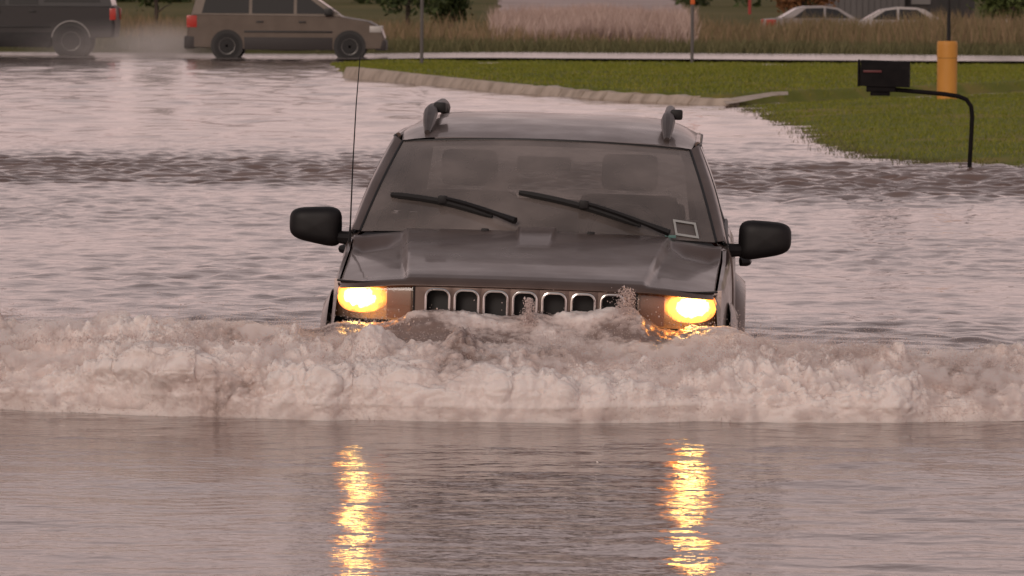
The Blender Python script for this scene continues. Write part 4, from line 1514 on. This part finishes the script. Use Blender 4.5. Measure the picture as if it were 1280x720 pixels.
# ------------------------------------------------------------------ vehicles in the distance
def wheel(parent, x, ysign, y, r, wdt=0.22, spokes='alloy'):
    w = empty('wheel')
    w.parent = parent
    w.location = (x, y, r)
    MB().lathe([(-wdt / 2, r * .62), (-wdt / 2, r * .93), (-wdt * .35, r), (wdt * .35, r), (wdt / 2, r * .93), (wdt / 2, r * .62)], 'y', n=26).build('tyre', 'rubber', w)
    s = ysign
    MB().lathe([(s * wdt * .2, r * .63), (s * wdt * .52, r * .62), (s * wdt * .45, r * .5), (s * wdt * .40, r * .16), (s * wdt * .5, r * .1), (s * wdt * .5, .002)], 'y', n=18).build('rim', spokes, w)


def vehicle(name, label, cat, loc, rz, lower, cabin, windows, width, axles, r, paint, low_mat=None, group=None,
            lamps=(), handles=(), cut=0.45, taper=0.13, belt=1.0):
    """lower and cabin: side outlines (x, z), nose towards +x; windows: outlines set on the cabin sides"""
    o = empty(name, loc, rz)
    tag(o, label, cat, group)
    hw = width / 2
    def shell(poly, mbname, m, halfs):
        mb = MB()
        n = len(poly)
        cx = sum(p[0] for p in poly) / n
        cz = sum(p[1] for p in poly) / n
        vs = []
        for yy, ins in halfs:
            for px, pz in poly:
                k = ins(px, pz) if callable(ins) else ins
                vs.append((cx + (px - cx) * (1 - k * 0.5), yy(px, pz) if callable(yy) else yy, cz + (pz - cz) * (1 - k)))
        fs = [tuple(range(n))[::-1], tuple((len(halfs) - 1) * n + q for q in range(n))]
        for i in range(len(halfs) - 1):
            for q in range(n):
                fs.append((i * n + q, i * n + (q + 1) % n, (i + 1) * n + (q + 1) % n, (i + 1) * n + q))
        mb.add(vs, fs)
        return mb.build(mbname, m, o, 30)
    shell(lower, 'body', paint, [(-hw, 0.04), (-hw + 0.05, 0.0), (hw - 0.05, 0.0), (hw, 0.04)])
    zb = min(p[1] for p in cabin)
    zt = max(p[1] for p in cabin)
    def cy(sgn, off=0.0):
        return lambda px, pz: sgn * (hw - 0.03 + off - taper * (pz - zb) / (zt - zb))
    shell(cabin, 'cabin', paint, [(cy(-1), 0.0), (cy(1), 0.0)])
    for wpoly in windows:
        for sgn in (-1, 1):
            mb = MB()
            n = len(wpoly)
            f = cy(sgn)
            g = cy(sgn, 0.012)
            mb.add([(px, f(px, pz) - sgn * 0.01, pz) for px, pz in wpoly] + [(px, g(px, pz), pz) for px, pz in wpoly],
                   [tuple(range(n)), tuple(range(n, 2 * n))] + [(q, (q + 1) % n, n + (q + 1) % n, n + q) for q in range(n)])
            mb.build('window', 'sideglass_far', o, 0)
    # front and rear screens
    for i, (a, c) in enumerate(((cabin[1], cabin[2]), (cabin[-2], cabin[-1]))):
        a, c = Vector((a[0], 0, a[1])), Vector((c[0], 0, c[1]))
        lo_, hi_ = a.lerp(c, 0.1), a.lerp(c, 0.9)
        nrm = Vector((-(c - a).z, 0, (c - a).x)).normalized()
        if (nrm.x > 0) != (i == 1 and a.x > 0 or a.x > 0):
            nrm = -nrm
        nrm = nrm * 0.012
        if (nrm.x > 0) != (a.x > (cabin[2][0] + cabin[-2][0]) / 2):
            nrm = -nrm
        wl_, wh_ = (hw - 0.12 - taper * (lo_.z - zb) / (zt - zb)), (hw - 0.12 - taper * (hi_.z - zb) / (zt - zb))
        mb = MB()
        q = [Vector((lo_.x, -wl_, lo_.z)), Vector((lo_.x, wl_, lo_.z)), Vector((hi_.x, wh_, hi_.z)), Vector((hi_.x, -wh_, hi_.z))]
        mb.add([p_ + nrm for p_ in q] + [p_ - nrm for p_ in q], [(0, 1, 2, 3), (4, 5, 6, 7), (0, 1, 5, 4), (1, 2, 6, 5), (2, 3, 7, 6), (3, 0, 4, 7)])
        mb.build('windscreen', 'sideglass_far', o, 0)
    for ax in axles:
        for sgn in (-1, 1):
            MB().lathe([(sgn * (hw - 0.25), r * 1.22), (sgn * (hw + 0.004), r * 1.22)], 'y', (ax, 0, r * 1.02), 26).build('wheel_arch', 'seal', o)
            wheel(o, ax, sgn, sgn * (hw - 0.10), r)
    if low_mat:
        for sgn in (-1, 1):
            MB().box(axles[1] + r * 1.3, axles[0] - r * 1.3, sgn * hw - 0.02 if sgn > 0 else -hw - 0.016, sgn * hw + 0.016 if sgn > 0 else -hw + 0.02, 0.24, cut, 0.008).build('cladding', low_mat, o)
            MB().box(axles[1] + r * 1.3, axles[0] - r * 1.3, sgn * hw - 0.02 if sgn > 0 else -hw - 0.022, sgn * hw + 0.022 if sgn > 0 else -hw + 0.02, cut + 0.12, cut + 0.165, 0.006).build('side_moulding', 'seal', o)
    for nm, mm, x0, x1, z0, z1 in lamps:
        for sgn in (-1, 1):
            ya, yb = sgn * (hw - 0.22), sgn * (hw + 0.008)
            MB().box(x0, x1, min(ya, yb), max(ya, yb), z0, z1, 0.012).build(nm, mm, o)
    for hx, hz in handles:
        for sgn in (-1, 1):
            MB().box(hx - 0.09, hx + 0.09, sgn * hw - 0.03 if sgn > 0 else -hw - 0.03, sgn * hw + 0.03 if sgn > 0 else -hw + 0.03, hz - 0.02, hz + 0.02, 0.008).build('door_handle', 'seal', o)
    return o


M['sideglass_far'] = mat('dark_glass', (0.018, 0.018, 0.018), 0.08)

VAN_Y = 137.8
vx = at_d(357, VAN_Y)
van = vehicle('minivan', 'gold minivan with red tail lamps driving along the flooded road', 'minivan', (vx, VAN_Y, -0.015), R(0),
        lower=[(-2.45, 0.30), (-2.50, 0.55), (-2.46, 0.95), (-2.36, 1.13), (1.35, 1.10), (2.10, 0.98), (2.40, 0.82), (2.50, 0.55), (2.44, 0.28), (0, 0.22)],
        cabin=[(1.45, 1.08), (1.40, 1.10), (0.55, 1.68), (0.1, 1.76), (-1.9, 1.77), (-2.22, 1.68), (-2.40, 1.06)],
        windows=[[(1.12, 1.16), (0.52, 1.60), (0.28, 1.62), (0.28, 1.16)], [(0.20, 1.16), (0.20, 1.63), (-0.85, 1.66), (-0.85, 1.16)], [(-0.93, 1.16), (-0.93, 1.66), (-2.0, 1.62), (-2.12, 1.16)]],
        width=1.92, axles=(1.62, -1.48), r=0.335, paint='gold', low_mat='goldlow', cut=0.56,
        lamps=[('tail_light', 'redlens', -2.50, -2.24, 0.80, 1.10), ('headlight', 'pale_steel', 2.12, 2.42, 0.70, 0.86)],
        handles=[(-0.65, 0.95), (0.42, 0.95)])
MB().box(-2.56, -2.30, -0.97, 0.97, 0.26, 0.58, 0.04).build('rear_bumper', 'goldlow', van)
MB().box(2.28, 2.54, -0.95, 0.95, 0.24, 0.50, 0.04).build('front_bumper', 'goldlow', van)
for sgn in (-1, 1):
    MB().box(0.98, 1.18, sgn * 1.05 - 0.10, sgn * 1.05 + 0.10, 1.12, 1.30, 0.03).build('mirror', 'seal', van)

TRK_Y = 140.5
tx = at_d(144, TRK_Y) - 2.85
trk = vehicle('pickup_truck', 'black truck with a high covered bed throwing spray on the flooded road', 'truck', (tx, TRK_Y, -0.015), R(180),
        lower=[(-2.85, 0.50), (-2.88, 0.80), (-2.85, 1.30), (0.9, 1.30), (1.6, 1.22), (2.65, 1.10), (2.85, 0.95), (2.9, 0.55), (2.7, 0.38), (0, 0.42)],
        cabin=[(1.30, 1.26), (1.22, 1.28), (0.55, 1.88), (0.1, 1.95), (-2.4, 1.95), (-2.62, 1.9), (-2.80, 1.26)],
        windows=[[(0.95, 1.34), (0.5, 1.80), (-0.05, 1.82), (-0.05, 1.34)], [(-0.15, 1.34), (-0.15, 1.82), (-0.9, 1.82), (-0.9, 1.34)], [(-1.05, 1.40), (-1.05, 1.80), (-2.4, 1.80), (-2.5, 1.40)]],
        width=2.0, axles=(1.85, -1.75), r=0.40, paint='darkpaint', low_mat='black', cut=0.62,
        lamps=[('tail_light', 'redlens', -2.90, -2.74, 0.95, 1.25), ('headlight', 'pale_steel', 2.6, 2.88, 0.85, 1.05)],
        handles=[(-0.75, 1.16), (0.15, 1.16)])
for ax in (1.85, -1.75):
    for sgn in (-1, 1):
        MB().tube([(ax + 0.50 * math.cos(a), sgn * 1.012, 0.42 + 0.50 * math.sin(a)) for a in np.linspace(R(10), R(170), 14)], 0.016, 6).build('arch_trim', 'pale_steel', trk)

sedan_lower = [(-2.30, 0.35), (-2.35, 0.60), (-2.28, 0.93), (-1.5, 0.98), (1.0, 0.95), (1.9, 0.84), (2.25, 0.70), (2.32, 0.5), (2.25, 0.28), (0, 0.22)]
sedan_cabin = [(1.15, 0.90), (1.10, 0.93), (0.35, 1.36), (-0.2, 1.44), (-0.8, 1.42), (-1.1, 1.36), (-1.85, 0.92)]
sedan_win = [[(0.78, 0.98), (0.30, 1.30), (-0.12, 1.36), (-0.12, 0.98)], [(-0.20, 0.98), (-0.20, 1.36), (-0.85, 1.34), (-1.35, 0.98)]]
S1 = 196.0
vehicle('parked_car', 'white sedan with dark windows behind the tall grass, nearer of the two parked cars', 'car', (at_d(1112, S1), S1, -0.20), R(180), sedan_lower, sedan_cabin, sedan_win, 1.78,
        (1.42, -1.38), 0.32, 'white', lamps=[('tail_light', 'redlens', -2.34, -2.1, 0.70, 0.88), ('headlight', 'pale_steel', 2.0, 2.26, 0.62, 0.74)], handles=[(-0.05, 0.86)], group='cars parked beyond the tall grass')
S2 = 203.0
vehicle('parked_car', 'silver sedan with red tail lamps behind the tall grass, partly hidden by the white sedan', 'car', (at_d(1030, S2), S2, -0.20), R(4), sedan_lower, sedan_cabin, sedan_win, 1.78,
        (1.42, -1.38), 0.32, 'silver', lamps=[('tail_light', 'redlens', -2.36, -2.0, 0.66, 0.92), ('headlight', 'pale_steel', 2.0, 2.26, 0.62, 0.74)], handles=[(-0.05, 0.86)], group='cars parked beyond the tall grass')


# ------------------------------------------------------------------ building and plants far off
def building():
    Y = 262.0
    x0, x1 = at_d(1038, Y), at_d(1217, Y)
    xm = at_d(1128, Y)
    o = empty('shed_building', ((x0 + x1) / 2, Y, 0.1))
    tag(o, 'dark grey metal shed standing behind the two parked cars', 'building')
    ox = (x0 + x1) / 2
    MB().box(x0 - ox, xm - ox, 0, 9, -0.3, 4.2).build('wall', 'siding', o, 0)
    k = 12
    for i in range(k):
        a = x0 - ox + (xm - x0) * i / k
        MB().box(a + 0.02, a + (xm - x0) / k - 0.03, -0.05, -0.004, -0.2, 4.1, 0.01).build('panel', 'siding', o, 0)
    MB().box(xm - ox + 0.003, x1 - ox, 0.8, 9, -0.3, 3.9).build('wing', 'dark_wall', o, 0)
    MB().box(xm - ox + 0.35, xm - ox + 1.3, 0.70, 0.797, 1.05, 2.0, 0.02).build('window', 'trim', o, 0)
    MB().box(xm - ox + 1.7, xm - ox + 2.7, 0.74, 0.797, 0, 2.1, 0.02).build('door', 'seal', o, 0)
    MB().box(x0 - ox - 0.3, xm - ox + 0.3, -0.5, 9.4, 4.2, 4.5, 0.03).build('roof', 'trim', o, 0)
    MB().box(xm - ox + 0.31, x1 - ox + 0.3, 0.4, 9.4, 3.9, 4.15, 0.03).build('roof', 'trim', o, 0)


building()


def leaves(n, rx, ry, rz, zc, size, clumps=14, low=0.0):
    """leaf quads gathered in clumps through a crown"""
    c = rng.normal(size=(clumps, 3))
    c /= np.linalg.norm(c, axis=1, keepdims=True)
    c *= (rng.uniform(0.25, 0.85, clumps) ** 0.6)[:, None]
    who = rng.integers(0, clumps, n)
    p = c[who] + rng.normal(size=(n, 3)) * 0.22
    p = p * np.array([rx, ry, rz]) + np.array([0, 0, zc])
    p[:, 2] = np.maximum(p[:, 2], low + rng.uniform(0, 0.3, n))
    a = rng.normal(size=(n, 3))
    a /= np.linalg.norm(a, axis=1, keepdims=True)
    b_ = np.cross(a, rng.normal(size=(n, 3)))
    b_ /= np.linalg.norm(b_, axis=1, keepdims=True)
    s = (size * rng.uniform(0.6, 1.3, n))[:, None]
    V = np.stack([p - a * s, p + b_ * s * 0.5, p + a * s, p - b_ * s * 0.5], 1).reshape(-1, 3)
    return V, np.arange(n * 4).reshape(-1, 4)


def tree(name, label, cat, x, y, h, rx, zc, rz, leaf, n=2600, size=0.16, trunk_r=0.14, z0=0.1, low=0.3, group=None):
    o = empty(name, (x, y, z0))
    tag(o, label, cat, group)
    tb = MB()
    tb.tube([(0, 0, -0.2), (0.04, 0, h * .3), (-0.03, 0.05, h * .6), (0.02, 0, h * .9)], [trunk_r, trunk_r * .8, trunk_r * .5, trunk_r * .15], 9)
    for k in range(6):
        a = k * 1.1
        zz = h * (0.25 + 0.1 * k)
        tb.tube([(0, 0, zz), (rx * .4 * math.cos(a), rx * .4 * math.sin(a), zz + rx * .35), (rx * .75 * math.cos(a), rx * .75 * math.sin(a), zz + rx * .5)], [trunk_r * .45, trunk_r * .28, trunk_r * .08], 6)
    tb.build('trunk', 'bark', o)
    V, F = leaves(n, rx, rx, rz, zc, size, low=low)
    link('crown', np_mesh('crown', V, F), leaf, o, 0)
    return o


tree('tree', 'dark green tree with low branches behind the thin steel post', 'tree', at_d(507, 215), 215, 6.5, 1.3, 2.4, 2.0, 'leaf', 3600, 0.13, 0.10, low=0.55)
tree('shrub', 'dark rounded shrub just beyond the thin steel post', 'shrub', at_d(562, 222), 222, 3.4, 0.85, 1.6, 1.4, 'leaf', 3000, 0.11, 0.14, low=0.2)
tree('bush', 'dark green bush between the black truck and the gold minivan', 'bush', at_d(192, 170), 170, 3.2, 0.75, 2.3, 1.1, 'leaf', 2600, 0.10, 0.08, low=0.55)
tree('leafy_bush', 'bright green leafy bush beside the grey shed', 'bush', at_d(1262, 205), 205, 4.5, 1.5, 2.2, 1.8, 'leaf_light', 4200, 0.11, 0.10, low=0.7)
tree('rusty_bush', 'rusty orange bush standing left of the grey shed', 'bush', at_d(1000, 250), 250, 2.6, 1.3, 1.5, 0.9, 'leaf_rust', 2600, 0.11, 0.07, low=0.4)
thin_post(1258, 44, 'pale steel pole standing against the green leafy bush', None, 0.045, 4.5, 'pole', 'pale_steel')
rp = thin_post(937, 18, 'red painted post rising from the green field', None, 0.11, 3.0, 'red_post', 'red', 0.12)

# far wood along the horizon: reads as one mass
VV, FF, off = [], [], 0
for k in range(150):
    a = rng.uniform(-1, 1)
    yy = rng.uniform(560, 760)
    xx = a * 420
    if -30 < xx < 30:
        continue
    hgt = rng.uniform(7, 12)
    V, F = leaves(220, rng.uniform(3, 5), 4, hgt * 0.5, hgt * 0.55, 0.8, 10, 0.2)
    V = V + np.array([xx, yy, 0])
    VV.append(V)
    FF.append(F + off)
    off += len(V)
for k in range(26):
    yy = rng.uniform(520, 560)
    xx = at_d(rng.choice([rng.uniform(845, 1060), rng.uniform(380, 600), rng.uniform(0, 250)]), yy)
    hgt = rng.uniform(6, 9)
    V, F = leaves(420, 3.2, 3, hgt * 0.5, hgt * 0.5, 0.5, 12, 0.1)
    VV.append(V + np.array([xx, yy, 0]))
    FF.append(F + off)
    off += len(V)
tag(link('far_wood', np_mesh('far_wood', np.concatenate(VV), np.concatenate(FF)), 'leaf', None, 0), 'dark line of woodland on the horizon', kind='stuff')


# ------------------------------------------------------------------ mist of spray behind the truck and the van
def mist(label, x, y, z, sx, sy, sz, dens):
    bm = bmesh.new()
    bmesh.ops.create_icosphere(bm, subdivisions=3, radius=1.0)
    me = bpy.data.meshes.new('spray_mist')
    bm.to_mesh(me)
    bm.free()
    m = bpy.data.materials.new('spray_mist')
    m.use_nodes = True
    nt = m.node_tree
    nt.nodes.clear()
    o = nt.nodes.new('ShaderNodeOutputMaterial')
    v = nt.nodes.new('ShaderNodeVolumePrincipled')
    v.inputs['Color'].default_value = (0.95, 0.9, 0.88, 1)
    t = nt.nodes.new('ShaderNodeTexCoord')
    n = nt.nodes.new('ShaderNodeTexNoise')
    n.inputs['Scale'].default_value = 2.0
    n.inputs['Detail'].default_value = 3
    nt.links.new(t.outputs['Object'], n.inputs['Vector'])
    le = nt.nodes.new('ShaderNodeVectorMath')
    le.operation = 'LENGTH'
    nt.links.new(t.outputs['Object'], le.inputs[0])
    mr_ = nt.nodes.new('ShaderNodeMapRange')
    mr_.interpolation_type = 'SMOOTHSTEP'
    mr_.inputs['From Min'].default_value = 1.0
    mr_.inputs['From Max'].default_value = 0.2
    mr_.inputs['To Max'].default_value = dens
    nt.links.new(le.outputs['Value'], mr_.inputs['Value'])
    mu = nt.nodes.new('ShaderNodeMath')
    mu.operation = 'MULTIPLY'
    nt.links.new(mr_.outputs[0], mu.inputs[0])
    nt.links.new(n.outputs['Fac'], mu.inputs[1])
    nt.links.new(mu.outputs[0], v.inputs['Density'])
    nt.links.new(v.outputs[0], o.inputs['Volume'])
    ob = link('spray_mist', me, m, None, 0)
    ob.location = (x, y, z)
    ob.scale = (sx, sy, sz)
    tag(ob, label, kind='stuff')


mist('fine mist of spray trailing behind the black truck', at_d(150, 140), 139.2, 0.25, 3.4, 0.8, 0.8, 1.3)
mist('fine mist of spray trailing behind the minivan', at_d(222, 137), 137.4, 0.3, 1.9, 1.0, 0.8, 1.4)
